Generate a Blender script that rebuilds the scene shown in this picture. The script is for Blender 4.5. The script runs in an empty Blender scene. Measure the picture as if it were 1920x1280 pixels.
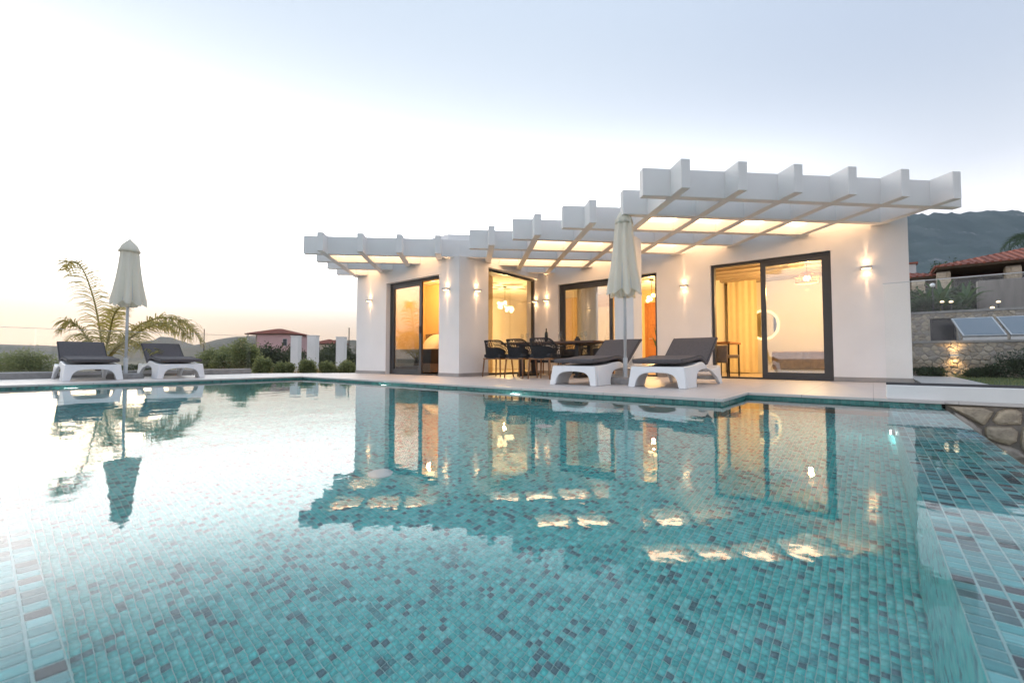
import bpy, bmesh, math, random
import numpy as np
from mathutils import Vector, Matrix, noise as mnoise

R = math.radians
SC = bpy.context.scene
COL = SC.collection

# ------------------------------------------------------------------ camera
cam_d = bpy.data.cameras.new('camera')
cam = bpy.data.objects.new('camera', cam_d)
COL.objects.link(cam)
cam.location = (0, 0, 0.39)
cam.rotation_euler = (R(90 + 2.23), 0, R(39.4))
cam_d.sensor_width = 36
cam_d.lens = 15.41
cam_d.clip_start = 0.05
cam_d.clip_end = 12000
cam_d.dof.use_dof = True
cam_d.dof.focus_distance = 5.5
cam_d.dof.aperture_fstop = 4.0
SC.camera = cam

# ------------------------------------------------------------------ sky, sun, exposure
SUN_AZ = R(129.4 + 46)          # direction (from +X, ccw) in which the sun has just gone down
SUN_EL = R(2.0)
w = bpy.data.worlds.new('World'); SC.world = w; w.use_nodes = True
nt = w.node_tree; nt.nodes.clear()
out = nt.nodes.new('ShaderNodeOutputWorld')
bg = nt.nodes.new('ShaderNodeBackground')
sky = nt.nodes.new('ShaderNodeTexSky')
sky.sky_type = 'NISHITA'; sky.sun_disc = False
sky.sun_elevation = SUN_EL
sky.sun_rotation = (math.pi / 2 - SUN_AZ)
sky.air_density = 1.0; sky.dust_density = 1.6; sky.ozone_density = 1.5
hsv = nt.nodes.new('ShaderNodeHueSaturation')
hsv.inputs['Saturation'].default_value = 0.5
nt.links.new(sky.outputs[0], hsv.inputs['Color'])
# dusk sky: pale after-glow on the sunset side, lavender blue on the far side, blue overhead
def sky_ramp(stops):
    r = nt.nodes.new('ShaderNodeValToRGB'); el = r.color_ramp.elements; r.color_ramp.interpolation = 'B_SPLINE'
    while len(el) < len(stops): el.new(0.5)
    for e, (p_, c_) in zip(el, stops): e.position = p_; e.color = (c_[0]/5, c_[1]/5, c_[2]/5, 1)
    return r
tcw = nt.nodes.new('ShaderNodeTexCoord')
sxyz = nt.nodes.new('ShaderNodeSeparateXYZ'); nt.links.new(tcw.outputs['Generated'], sxyz.inputs[0])
flat = nt.nodes.new('ShaderNodeVectorMath'); flat.operation = 'MULTIPLY'; flat.inputs[1].default_value = (1, 1, 0)
nt.links.new(tcw.outputs['Generated'], flat.inputs[0])
nrm = nt.nodes.new('ShaderNodeVectorMath'); nrm.operation = 'NORMALIZE'; nt.links.new(flat.outputs[0], nrm.inputs[0])
dot = nt.nodes.new('ShaderNodeVectorMath'); dot.operation = 'DOT_PRODUCT'
dot.inputs[1].default_value = (math.cos(SUN_AZ), math.sin(SUN_AZ), 0); nt.links.new(nrm.outputs[0], dot.inputs[0])
mrs = nt.nodes.new('ShaderNodeMapRange'); mrs.interpolation_type = 'SMOOTHSTEP'
mrs.inputs['From Min'].default_value = -0.10; mrs.inputs['From Max'].default_value = 1.0
nt.links.new(dot.outputs['Value'], mrs.inputs['Value'])
glow = sky_ramp([(0.0, (0.56, 0.39, 0.25)), (0.05, (0.58, 0.44, 0.31)), (0.085, (0.64, 0.53, 0.41)), (0.13, (1.25, 1.13, 0.98)), (0.20, (2.8, 2.70, 2.58)), (0.29, (2.8, 2.77, 2.74)), (0.35, (1.8, 1.82, 1.84)), (0.41, (0.90, 0.94, 0.99)), (0.48, (0.55, 0.60, 0.66)), (0.56, (0.44, 0.50, 0.57)), (0.65, (0.37, 0.435, 0.52)), (1.0, (0.43, 0.50, 0.61))])
away = sky_ramp([(0.0, (0.98, 0.90, 0.92)), (0.12, (1.12, 1.05, 1.07)), (0.22, (0.80, 0.80, 0.85)), (0.31, (0.43, 0.47, 0.53)), (0.46, (0.31, 0.365, 0.455)), (0.62, (0.31, 0.37, 0.47)), (1.0, (0.43, 0.51, 0.63))])  # low band raised, unseen behind the camera, added to light the pergola beam fronts
nt.links.new(sxyz.outputs['Z'], glow.inputs[0]); nt.links.new(sxyz.outputs['Z'], away.inputs[0])
skm = nt.nodes.new('ShaderNodeMix'); skm.data_type = 'RGBA'; skm.clamp_result = False
nt.links.new(mrs.outputs[0], skm.inputs['Factor']); nt.links.new(away.outputs[0], skm.inputs['A']); nt.links.new(glow.outputs[0], skm.inputs['B'])
sum_ = nt.nodes.new('ShaderNodeVectorMath'); sum_.operation = 'MULTIPLY_ADD'      # gradient / strength + a share of the Nishita sky
sum_.inputs[1].default_value = (50.0, 50.0, 50.0)
nt.links.new(skm.outputs['Result'], sum_.inputs[0])
nsc = nt.nodes.new('ShaderNodeVectorMath'); nsc.operation = 'SCALE'; nsc.inputs['Scale'].default_value = 0.12
nt.links.new(hsv.outputs[0], nsc.inputs[0]); nt.links.new(nsc.outputs[0], sum_.inputs[2])
nt.links.new(sum_.outputs[0], bg.inputs[0])
nt.links.new(bg.outputs[0], out.inputs[0])
bg.inputs[1].default_value = 0.10

sl = bpy.data.lights.new('sun', 'SUN'); so = bpy.data.objects.new('sun', sl); COL.objects.link(so)
sl.energy = 0.15; sl.angle = R(16); sl.color = (1.0, 0.72, 0.48)
sd = Vector((math.cos(SUN_AZ) * math.cos(R(3)), math.sin(SUN_AZ) * math.cos(R(3)), math.sin(R(3))))
so.rotation_euler = sd.to_track_quat('Z', 'Y').to_euler()

SC.view_settings.view_transform = 'Standard'
SC.view_settings.look = 'None'
SC.view_settings.gamma = 1.0
SC.view_settings.use_curve_mapping = False
SC.view_settings.exposure = 0.85
SC.render.engine = 'CYCLES'
SC.cycles.use_denoising = True
SC.cycles.max_bounces = 14
SC.cycles.transparent_max_bounces = 24
SC.cycles.sample_clamp_indirect = 6.0
SC.cycles.caustics_reflective = False
SC.cycles.caustics_refractive = True

# ------------------------------------------------------------------ materials
def new_mat(name):
    m = bpy.data.materials.new(name); m.use_nodes = True
    n = m.node_tree; n.nodes.clear()
    o = n.nodes.new('ShaderNodeOutputMaterial')
    return m, n, o

def N(n, t, **kw):
    x = n.nodes.new(t)
    for k, v in kw.items():
        if k in x.inputs: x.inputs[k].default_value = v
        else: setattr(x, k, v)
    return x

def rgba(c): return (c[0], c[1], c[2], 1.0)

def pmat(name, col, rough=0.6, col2=None, scale=6.0, bump=0.0, bscale=60.0, metal=0.0, spec=0.5, trans=None, sheen=0.0, coords='Object', stretch=None, island=False):
    m, n, o = new_mat(name)
    p = N(n, 'ShaderNodeBsdfPrincipled', Roughness=rough, Metallic=metal)
    p.inputs['Specular IOR Level'].default_value = spec
    tc = N(n, 'ShaderNodeTexCoord')
    src = tc.outputs[coords]
    if stretch:
        mp = N(n, 'ShaderNodeMapping'); mp.inputs['Scale'].default_value = stretch
        n.links.new(src, mp.inputs[0]); src = mp.outputs[0]
    if col2 is None:
        col2 = tuple(c * 0.86 for c in col)
    nz = N(n, 'ShaderNodeTexNoise', Scale=scale, Detail=6.0, Roughness=0.6)
    n.links.new(src, nz.inputs['Vector'])
    rp = N(n, 'ShaderNodeValToRGB')
    rp.color_ramp.elements[0].position = 0.32; rp.color_ramp.elements[1].position = 0.68
    rp.color_ramp.elements[0].color = rgba(col); rp.color_ramp.elements[1].color = rgba(col2)
    fac = nz.outputs['Fac']
    if island:
        g = N(n, 'ShaderNodeNewGeometry')
        mx = N(n, 'ShaderNodeMath', operation='MULTIPLY_ADD'); mx.inputs[1].default_value = 0.55
        ad = N(n, 'ShaderNodeMath', operation='MULTIPLY'); ad.inputs[1].default_value = 0.45
        n.links.new(nz.outputs['Fac'], ad.inputs[0])
        n.links.new(g.outputs['Random Per Island'], mx.inputs[0]); n.links.new(ad.outputs[0], mx.inputs[2])
        fac = mx.outputs[0]
    n.links.new(fac, rp.inputs[0])
    n.links.new(rp.outputs[0], p.inputs['Base Color'])
    if bump > 0:
        nb = N(n, 'ShaderNodeTexNoise', Scale=bscale, Detail=4.0)
        n.links.new(src, nb.inputs['Vector'])
        b = N(n, 'ShaderNodeBump', Strength=bump, Distance=0.01)
        n.links.new(nb.outputs['Fac'], b.inputs['Height']); n.links.new(b.outputs[0], p.inputs['Normal'])
    sh = p.outputs[0]
    if trans:
        t = N(n, 'ShaderNodeBsdfTranslucent'); t.inputs[0].default_value = rgba(trans)
        mx = N(n, 'ShaderNodeMixShader'); mx.inputs[0].default_value = 0.35
        n.links.new(sh, mx.inputs[1]); n.links.new(t.outputs[0], mx.inputs[2]); sh = mx.outputs[0]
    n.links.new(sh, o.inputs[0])
    return m

def emat(name, col, strength):
    m, n, o = new_mat(name)
    e = N(n, 'ShaderNodeEmission', Strength=strength); e.inputs[0].default_value = rgba(col)
    n.links.new(e.outputs[0], o.inputs[0]); return m

def glass_mat(name, tint=(0.95, 0.97, 0.965), r0=0.04, boost=0.0):
    """thin pane: Schlick reflection on either side, straight transmission"""
    m, n, o = new_mat(name)
    t = N(n, 'ShaderNodeBsdfTransparent'); t.inputs[0].default_value = rgba(tint)
    g = N(n, 'ShaderNodeBsdfGlossy', Roughness=0.0); g.inputs[0].default_value = (1, 1, 1, 1)
    geo = N(n, 'ShaderNodeNewGeometry')
    d = N(n, 'ShaderNodeVectorMath', operation='DOT_PRODUCT')
    n.links.new(geo.outputs['Normal'], d.inputs[0]); n.links.new(geo.outputs['Incoming'], d.inputs[1])
    ab = N(n, 'ShaderNodeMath', operation='ABSOLUTE'); n.links.new(d.outputs['Value'], ab.inputs[0])
    om = N(n, 'ShaderNodeMath', operation='SUBTRACT'); om.inputs[0].default_value = 1.0; n.links.new(ab.outputs[0], om.inputs[1])
    pw = N(n, 'ShaderNodeMath', operation='POWER'); pw.inputs[1].default_value = 5.0; n.links.new(om.outputs[0], pw.inputs[0])
    r = r0 + boost
    ma = N(n, 'ShaderNodeMath', operation='MULTIPLY_ADD'); ma.inputs[1].default_value = 1.0-r; ma.inputs[2].default_value = r
    n.links.new(pw.outputs[0], ma.inputs[0])
    mx = N(n, 'ShaderNodeMixShader'); n.links.new(ma.outputs[0], mx.inputs[0])
    n.links.new(t.outputs[0], mx.inputs[1]); n.links.new(g.outputs[0], mx.inputs[2])
    n.links.new(mx.outputs[0], o.inputs[0]); return m

TILE_RAMP = [(0.0, (0.11, 0.64, 0.63)), (0.26, (0.16, 0.69, 0.68)), (0.52, (0.25, 0.74, 0.73)), (0.67, (0.095, 0.55, 0.555)), (0.82, (0.11, 0.40, 0.43)), (0.905, (0.115, 0.225, 0.265))]
STRIP_RAMP = [(0.0, (0.10, 0.46, 0.48)), (0.26, (0.07, 0.32, 0.34)), (0.46, (0.20, 0.55, 0.57)), (0.58, (0.05, 0.15, 0.17)), (0.70, (0.11, 0.36, 0.38)), (0.84, (0.03, 0.05, 0.065))]

def tile_mat(name, ramp, source, streak=None, rough=0.18):
    m, n, o = new_mat(name)
    p = N(n, 'ShaderNodeBsdfPrincipled', Roughness=rough)
    rp = N(n, 'ShaderNodeValToRGB'); rp.color_ramp.interpolation = 'CONSTANT'
    el = rp.color_ramp.elements
    while len(el) < len(ramp): el.new(0.5)
    for e, (ps, c) in zip(el, ramp): e.position = ps; e.color = rgba(c)
    if source == 'island':
        g = N(n, 'ShaderNodeNewGeometry'); rnd = g.outputs['Random Per Island']
    else:
        g = N(n, 'ShaderNodeObjectInfo'); rnd = g.outputs['Random']
    n.links.new(rnd, rp.inputs[0])
    geo = N(n, 'ShaderNodeNewGeometry')
    mp = N(n, 'ShaderNodeMapping'); mp.inputs['Scale'].default_value = streak or (40, 40, 40)
    n.links.new(geo.outputs['Position'], mp.inputs[0])
    nz = N(n, 'ShaderNodeTexNoise', Scale=1.0, Detail=3.0); n.links.new(mp.outputs[0], nz.inputs['Vector'])
    mr = N(n, 'ShaderNodeMapRange'); mr.inputs['From Min'].default_value = 0.3; mr.inputs['From Max'].default_value = 0.7
    mr.inputs['To Min'].default_value = 0.80; mr.inputs['To Max'].default_value = 1.12
    n.links.new(nz.outputs['Fac'], mr.inputs['Value'])
    mul = N(n, 'ShaderNodeMix', data_type='RGBA', blend_type='MULTIPLY'); mul.inputs['Factor'].default_value = 1.0
    n.links.new(rp.outputs[0], mul.inputs['A']); n.links.new(mr.outputs[0], mul.inputs['B'])
    n.links.new(mul.outputs['Result'], p.inputs['Base Color'])
    n.links.new(p.outputs[0], o.inputs[0]); return m

SHADED_LINE_RAMP = [(0.0, (0.07, 0.25, 0.235)), (0.4, (0.09, 0.29, 0.27)), (0.7, (0.06, 0.21, 0.20)), (0.88, (0.06, 0.15, 0.155))]  # waterline tiles darkened: shade under the deck lip is put into the colour
def tile_tex_mat(name, size, axes, ramp, grout):
    """mosaic as a texture, for pool faces too far for single tiles"""
    m, n, o = new_mat(name)
    p = N(n, 'ShaderNodeBsdfPrincipled', Roughness=0.25)
    geo = N(n, 'ShaderNodeNewGeometry'); sx = N(n, 'ShaderNodeSeparateXYZ'); n.links.new(geo.outputs['Position'], sx.inputs[0])
    cb = N(n, 'ShaderNodeCombineXYZ')
    n.links.new(sx.outputs[axes[0]], cb.inputs[0]); n.links.new(sx.outputs[axes[1]], cb.inputs[1])
    sc = N(n, 'ShaderNodeVectorMath', operation='SCALE'); sc.inputs['Scale'].default_value = 1.0 / size
    n.links.new(cb.outputs[0], sc.inputs[0])
    fl = N(n, 'ShaderNodeVectorMath', operation='FLOOR'); n.links.new(sc.outputs[0], fl.inputs[0])
    wn = N(n, 'ShaderNodeTexWhiteNoise', noise_dimensions='3D'); n.links.new(fl.outputs[0], wn.inputs[0])
    rp = N(n, 'ShaderNodeValToRGB'); rp.color_ramp.interpolation = 'CONSTANT'; el = rp.color_ramp.elements
    while len(el) < len(ramp): el.new(0.5)
    for e, (ps, c) in zip(el, ramp): e.position = ps; e.color = rgba(c)
    n.links.new(wn.outputs['Value'], rp.inputs[0])
    fr = N(n, 'ShaderNodeVectorMath', operation='FRACTION'); n.links.new(sc.outputs[0], fr.inputs[0])
    sf = N(n, 'ShaderNodeSeparateXYZ'); n.links.new(fr.outputs[0], sf.inputs[0])
    mn = N(n, 'ShaderNodeMath', operation='MINIMUM'); n.links.new(sf.outputs[0], mn.inputs[0]); n.links.new(sf.outputs[1], mn.inputs[1])
    lt = N(n, 'ShaderNodeMath', operation='LESS_THAN'); lt.inputs[1].default_value = 0.09; n.links.new(mn.outputs[0], lt.inputs[0])
    mx = N(n, 'ShaderNodeMix', data_type='RGBA'); mx.inputs['B'].default_value = rgba(grout)
    n.links.new(lt.outputs[0], mx.inputs['Factor']); n.links.new(rp.outputs[0], mx.inputs['A'])
    n.links.new(mx.outputs['Result'], p.inputs['Base Color']); n.links.new(p.outputs[0], o.inputs[0]); return m

M = {}
M['plaster'] = pmat('white_plaster', (0.84, 0.83, 0.82), 0.85, (0.79, 0.78, 0.77), 1.6, 0.2, 70)
M['plinth'] = pmat('grey_skirting', (0.36, 0.34, 0.33), 0.6, (0.30, 0.29, 0.28), 5)
M['alu'] = pmat('anthracite_aluminium', (0.055, 0.057, 0.062), 0.42, (0.048, 0.05, 0.054), 8)
M['glass'] = glass_mat('window_glass', boost=0.02)
M['coated'] = glass_mat('coated_door_glass', (0.90, 0.92, 0.91), boost=0.13)
M['fence_glass'] = glass_mat('fence_glass', (0.97, 0.985, 0.98), 0.02)
M['grout'] = pmat('mosaic_grout', (0.48, 0.68, 0.66), 0.7, (0.42, 0.62, 0.60), 20)
M['tile_i'] = tile_mat('mosaic_floor_tiles', TILE_RAMP, 'island')
M['tile_o'] = tile_mat('mosaic_floor_tile', TILE_RAMP, 'object')
M['strip_i'] = tile_mat('mosaic_rim_tiles', STRIP_RAMP, 'island', (14, 150, 20))
M['strip_o'] = tile_mat('mosaic_rim_tile', STRIP_RAMP, 'object', (14, 150, 20))
M['strip2_i'] = tile_mat('mosaic_rim_tiles_across', STRIP_RAMP, 'island', (150, 14, 20))
M['strip2_o'] = tile_mat('mosaic_rim_tile_across', STRIP_RAMP, 'object', (150, 14, 20))
M['shaded_wall_tex_x'] = tile_tex_mat('mosaic_shaded_wall_along_x', 0.037, (0, 2), SHADED_LINE_RAMP, (0.13, 0.27, 0.255))
M['shaded_wall_tex_y'] = tile_tex_mat('mosaic_shaded_wall_along_y', 0.037, (1, 2), SHADED_LINE_RAMP, (0.13, 0.27, 0.255))
M['inner_tex_x'] = tile_tex_mat('mosaic_inner_along_x', 0.037, (0, 2), TILE_RAMP, (0.35, 0.55, 0.53))
M['inner_tex_y'] = tile_tex_mat('mosaic_inner_along_y', 0.037, (1, 2), TILE_RAMP, (0.35, 0.55, 0.53))
M['white_resin'] = pmat('white_resin', (0.83, 0.84, 0.85), 0.38, (0.79, 0.80, 0.81), 4)
M['grey_fabric'] = pmat('grey_cushion_fabric', (0.115, 0.105, 0.110), 0.9, (0.085, 0.08, 0.085), 40, 0.25, 500)
M['rope'] = pmat('charcoal_rope', (0.035, 0.037, 0.040), 0.85, (0.022, 0.024, 0.027), 60, 0.3, 300)
M['dark_cushion'] = pmat('charcoal_cushion', (0.04, 0.042, 0.047), 0.9, (0.03, 0.032, 0.036), 30, 0.2, 400)
M['wood'] = pmat('teak_wood', (0.30, 0.155, 0.07), 0.5, (0.20, 0.095, 0.04), 6, 0.1, 80, stretch=(6, 6, 1))
M['dark_wood'] = pmat('dark_table_wood', (0.115, 0.055, 0.032), 0.42, (0.07, 0.035, 0.02), 5, 0.1, 60, stretch=(1, 8, 1))
M['door_wood'] = pmat('orange_door_wood', (0.42, 0.17, 0.05), 0.45, (0.30, 0.11, 0.03), 5, 0.06, 60, stretch=(8, 8, 1))
M['canvas'] = pmat('cream_canvas', (0.90, 0.88, 0.79), 0.92, (0.86, 0.84, 0.75), 5, 0.25, 40, trans=(0.92, 0.88, 0.74))
M['pole_paint'] = pmat('white_painted_pole', (0.66, 0.68, 0.69), 0.35, (0.60, 0.62, 0.63), 12)
M['concrete'] = pmat('grey_concrete', (0.36, 0.345, 0.33), 0.9, (0.25, 0.24, 0.23), 7, 0.3, 60)
M['concrete_wall'] = pmat('streaked_concrete', (0.30, 0.275, 0.26), 0.92, (0.185, 0.17, 0.165), 1.3, 0.3, 20, stretch=(3.5, 3.5, 0.35))
M['stone'] = pmat('warm_rubble_stone', (0.55, 0.45, 0.33), 0.9, (0.30, 0.25, 0.20), 9, 1.0, 38)
M['stone_b'] = pmat('grey_rubble_stone', (0.50, 0.44, 0.38), 0.9, (0.30, 0.265, 0.235), 9, 1.0, 38)
M['stone_c'] = pmat('pale_rubble_stone', (0.62, 0.54, 0.43), 0.9, (0.44, 0.37, 0.29), 8, 1.0, 38)
M['mortar'] = pmat('dark_mortar', (0.30, 0.265, 0.235), 0.95, (0.21, 0.19, 0.17), 18, 0.4, 60)
M['mortar_pale'] = pmat('pale_mortar', (0.44, 0.39, 0.33), 0.95, (0.34, 0.30, 0.26), 14, 0.4, 60)
M['roof_tile'] = pmat('terracotta_roof', (0.36, 0.125, 0.08), 0.85, (0.24, 0.085, 0.06), 3, 0.2, 30, island=True)
M['pink_wall'] = pmat('pink_render', (0.62, 0.40, 0.40), 0.9, (0.56, 0.36, 0.36), 0.6)
M['cream_wall'] = pmat('cream_render', (0.50, 0.42, 0.33), 0.9, (0.44, 0.37, 0.29), 0.8)
M['maroon_wall'] = pmat('maroon_render', (0.14, 0.07, 0.07), 0.9, (0.11, 0.055, 0.055), 0.8)
M['dark_glass'] = pmat('dark_window', (0.02, 0.024, 0.03), 0.12, (0.015, 0.018, 0.022), 2)
M['pale_frame'] = pmat('pale_window_frame', (0.55, 0.55, 0.55), 0.5)
M['shrub'] = pmat('shrub_leaves', (0.20, 0.235, 0.115), 0.7, (0.095, 0.13, 0.055), 3, trans=(0.45, 0.46, 0.18), island=True)
M['shrub_b'] = pmat('dark_bush_leaves', (0.055, 0.095, 0.048), 0.7, (0.03, 0.056, 0.03), 3, trans=(0.06, 0.10, 0.03), island=True)
M['olive'] = pmat('olive_leaves', (0.10, 0.12, 0.07), 0.75, (0.055, 0.07, 0.042), 0.5, trans=(0.10, 0.11, 0.05), island=True)
M['banana'] = pmat('broad_leaves', (0.06, 0.125, 0.045), 0.55, (0.035, 0.078, 0.03), 3, trans=(0.10, 0.19, 0.05), island=True)
M['palm'] = pmat('palm_leaflets', (0.31, 0.28, 0.085), 0.6, (0.18, 0.18, 0.05), 3, trans=(0.85, 0.66, 0.20), island=True)
M['palm_stem'] = pmat('palm_stalk', (0.26, 0.25, 0.07), 0.6, (0.18, 0.16, 0.05), 6)
M['bark'] = pmat('brown_bark', (0.12, 0.085, 0.055), 0.95, (0.07, 0.05, 0.035), 12, 0.5, 40)
M['lawn'] = pmat('green_lawn', (0.065, 0.115, 0.028), 0.9, (0.045, 0.082, 0.02), 2.5, 0.5, 120)
M['soil'] = pmat('dry_soil', (0.26, 0.19, 0.125), 0.95, (0.17, 0.135, 0.08), 1.6, 0.5, 20)
M['solar'] = pmat('solar_glass', (0.16, 0.21, 0.26), 0.14, (0.14, 0.19, 0.24), 2, spec=0.8)
M['silver'] = pmat('aluminium', (0.55, 0.56, 0.57), 0.35, metal=0.8)
M['lamp_white'] = pmat('white_lamp_metal', (0.60, 0.60, 0.60), 0.5)
M['linen'] = pmat('white_linen', (0.72, 0.69, 0.64), 0.9, (0.66, 0.63, 0.58), 3, 0.3, 30)
M['throw'] = pmat('ochre_throw', (0.42, 0.27, 0.12), 0.95, (0.24, 0.15, 0.07), 12, 0.4, 200)
M['taupe'] = pmat('taupe_upholstery', (0.22, 0.17, 0.13), 0.9, (0.17, 0.13, 0.10), 14, 0.3, 300)
M['room_wall'] = pmat('room_paint', (0.72, 0.68, 0.60), 0.9, (0.68, 0.64, 0.56), 1.2)
M['room_warm'] = pmat('warm_room_paint', (0.70, 0.52, 0.28), 0.9, (0.66, 0.48, 0.25), 1.2)
M['curtain'] = pmat('pale_curtain', (0.78, 0.66, 0.42), 0.95, (0.74, 0.62, 0.38), 6)
M['beam_wood'] = pmat('pale_beam_wood', (0.42, 0.34, 0.25), 0.7, (0.34, 0.27, 0.19), 3)
M['grey_panel'] = pmat('grey_lacquer', (0.33, 0.33, 0.37), 0.5)
M['floor_in'] = pmat('pale_floor_tile', (0.52, 0.44, 0.35), 0.3, (0.47, 0.40, 0.31), 2)
M['mirror'] = pmat('mirror_glass', (0.85, 0.85, 0.85), 0.03, (0.85, 0.85, 0.85), 1, metal=1.0)
M['bottle'] = pmat('dark_bottle_glass', (0.012, 0.018, 0.012), 0.08)
M['clear'] = glass_mat('clear_glass', (0.88, 0.9, 0.9), 0.06)
M['black'] = pmat('black_metal', (0.02, 0.02, 0.022), 0.5)
M['mast'] = pmat('weathered_wood', (0.16, 0.13, 0.11), 0.9)
WARM = (1.0, 0.61, 0.235)
M['led'] = emat('led_strip_glow', (1.0, 0.63, 0.36), 5.0)
M['lamp_glow'] = emat('lamp_glow', (1.0, 0.64, 0.32), 5.0)
M['bulb_glow'] = emat('bulb_glow', (1.0, 0.66, 0.30), 3.0)
M['ring_glow'] = emat('mirror_ring_glow', (1.0, 0.66, 0.26), 1.5)
M['pool_glow'] = emat('pool_lamp_glow', (0.86, 1.0, 0.96), 5.0)
M['garden_glow'] = emat('garden_lamp_glow', (1.0, 0.75, 0.45), 2.0)

def paving_mat():
    m, n, o = new_mat('porcelain_paving')
    p = N(n, 'ShaderNodeBsdfPrincipled', Roughness=0.45)
    geo = N(n, 'ShaderNodeNewGeometry')
    br = N(n, 'ShaderNodeTexBrick', Scale=1.0); br.offset = 0.0
    br.inputs['Color1'].default_value = (0.62, 0.575, 0.55, 1); br.inputs['Color2'].default_value = (0.58, 0.54, 0.515, 1)
    br.inputs['Mortar'].default_value = (0.36, 0.33, 0.31, 1)
    br.inputs['Mortar Size'].default_value = 0.003; br.inputs['Brick Width'].default_value = 0.6; br.inputs['Row Height'].default_value = 0.6
    n.links.new(geo.outputs['Position'], br.inputs['Vector'])
    nz = N(n, 'ShaderNodeTexNoise', Scale=7.0, Detail=8.0); n.links.new(geo.outputs['Position'], nz.inputs['Vector'])
    mr = N(n, 'ShaderNodeMapRange'); mr.inputs['To Min'].default_value = 0.88; mr.inputs['To Max'].default_value = 1.1
    n.links.new(nz.outputs['Fac'], mr.inputs['Value'])
    mul = N(n, 'ShaderNodeMix', data_type='RGBA', blend_type='MULTIPLY'); mul.inputs['Factor'].default_value = 1.0
    n.links.new(br.outputs['Color'], mul.inputs['A']); n.links.new(mr.outputs[0], mul.inputs['B'])
    n.links.new(mul.outputs['Result'], p.inputs['Base Color'])
    n.links.new(p.outputs[0], o.inputs[0]); return m
M['paving'] = paving_mat()

def water_mat():
    m, n, o = new_mat('pool_water')
    p = N(n, 'ShaderNodeBsdfPrincipled', Roughness=0.0, IOR=1.333)
    p.inputs['Transmission Weight'].default_value = 1.0
    p.inputs['Base Color'].default_value = (0.90, 0.995, 0.99, 1)
    geo = N(n, 'ShaderNodeNewGeometry')
    a = N(n, 'ShaderNodeTexNoise', Scale=2.4, Detail=2.0, Roughness=0.45)
    b = N(n, 'ShaderNodeTexNoise', Scale=9.0, Detail=2.0, Roughness=0.5)
    n.links.new(geo.outputs['Position'], a.inputs['Vector']); n.links.new(geo.outputs['Position'], b.inputs['Vector'])
    ad = N(n, 'ShaderNodeMath', operation='MULTIPLY_ADD'); ad.inputs[1].default_value = 0.16
    n.links.new(b.outputs['Fac'], ad.inputs[0]); n.links.new(a.outputs['Fac'], ad.inputs[2])
    c = N(n, 'ShaderNodeTexNoise', Scale=26.0, Detail=2.0, Roughness=0.5); n.links.new(geo.outputs['Position'], c.inputs['Vector'])
    ad2 = N(n, 'ShaderNodeMath', operation='MULTIPLY_ADD'); ad2.inputs[1].default_value = 0.05
    n.links.new(c.outputs['Fac'], ad2.inputs[0]); n.links.new(ad.outputs[0], ad2.inputs[2])
    bp = N(n, 'ShaderNodeBump', Strength=1.0, Distance=0.0027)
    n.links.new(ad2.outputs[0], bp.inputs['Height']); n.links.new(bp.outputs[0], p.inputs['Normal'])
    n.links.new(p.outputs[0], o.inputs[0]); return m
M['water'] = water_mat()

def terrain_mat(name, c1, c2, c3, s1, s2, sc=None):
    m, n, o = new_mat(name)
    p = N(n, 'ShaderNodeBsdfPrincipled', Roughness=0.95)
    geo = N(n, 'ShaderNodeNewGeometry')
    if sc:      # gullies: the pattern is drawn out along the fall line of the slope
        du = N(n, 'ShaderNodeVectorMath', operation='DOT_PRODUCT'); du.inputs[1].default_value = (0.7727, 0.6347, 0); n.links.new(geo.outputs['Position'], du.inputs[0])
        dv = N(n, 'ShaderNodeVectorMath', operation='DOT_PRODUCT'); dv.inputs[1].default_value = (-0.6347*sc[0], 0.7727*sc[0], 0); n.links.new(geo.outputs['Position'], dv.inputs[0])
        sz = N(n, 'ShaderNodeSeparateXYZ'); n.links.new(geo.outputs['Position'], sz.inputs[0])
        mp = N(n, 'ShaderNodeCombineXYZ'); n.links.new(du.outputs['Value'], mp.inputs[0]); n.links.new(dv.outputs['Value'], mp.inputs[1]); n.links.new(sz.outputs['Z'], mp.inputs[2])
    else:
        mp = N(n, 'ShaderNodeMapping'); n.links.new(geo.outputs['Position'], mp.inputs[0])
    a = N(n, 'ShaderNodeTexNoise', Scale=s1, Detail=10.0, Roughness=0.65); n.links.new(mp.outputs[0], a.inputs['Vector'])
    b = N(n, 'ShaderNodeTexNoise', Scale=s2, Detail=8.0, Roughness=0.7); n.links.new(mp.outputs[0], b.inputs['Vector'])
    rp = N(n, 'ShaderNodeValToRGB'); rp.color_ramp.elements[0].position = 0.38; rp.color_ramp.elements[1].position = 0.62
    rp.color_ramp.elements[0].color = rgba(c1); rp.color_ramp.elements[1].color = rgba(c2)
    n.links.new(a.outputs['Fac'], rp.inputs[0])
    r2 = N(n, 'ShaderNodeValToRGB'); r2.color_ramp.elements[0].position = 0.60; r2.color_ramp.elements[1].position = 0.70
    r2.color_ramp.elements[0].color = (0, 0, 0, 1); r2.color_ramp.elements[1].color = (1, 1, 1, 1)
    n.links.new(b.outputs['Fac'], r2.inputs[0])
    mx = N(n, 'ShaderNodeMix', data_type='RGBA'); mx.inputs['B'].default_value = rgba(c3)
    n.links.new(r2.outputs[0], mx.inputs['Factor']); n.links.new(rp.outputs[0], mx.inputs['A'])
    n.links.new(mx.outputs['Result'], p.inputs['Base Color'])
    n.links.new(p.outputs[0], o.inputs[0]); return m
M['ground'] = terrain_mat('scrubby_ground', (0.15, 0.135, 0.07), (0.27, 0.20, 0.13), (0.30, 0.22, 0.13), 0.06, 0.35)
M['hill'] = terrain_mat('scrubby_hill', (0.13, 0.125, 0.085), (0.25, 0.19, 0.13), (0.20, 0.16, 0.11), 0.012, 0.03)
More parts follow.
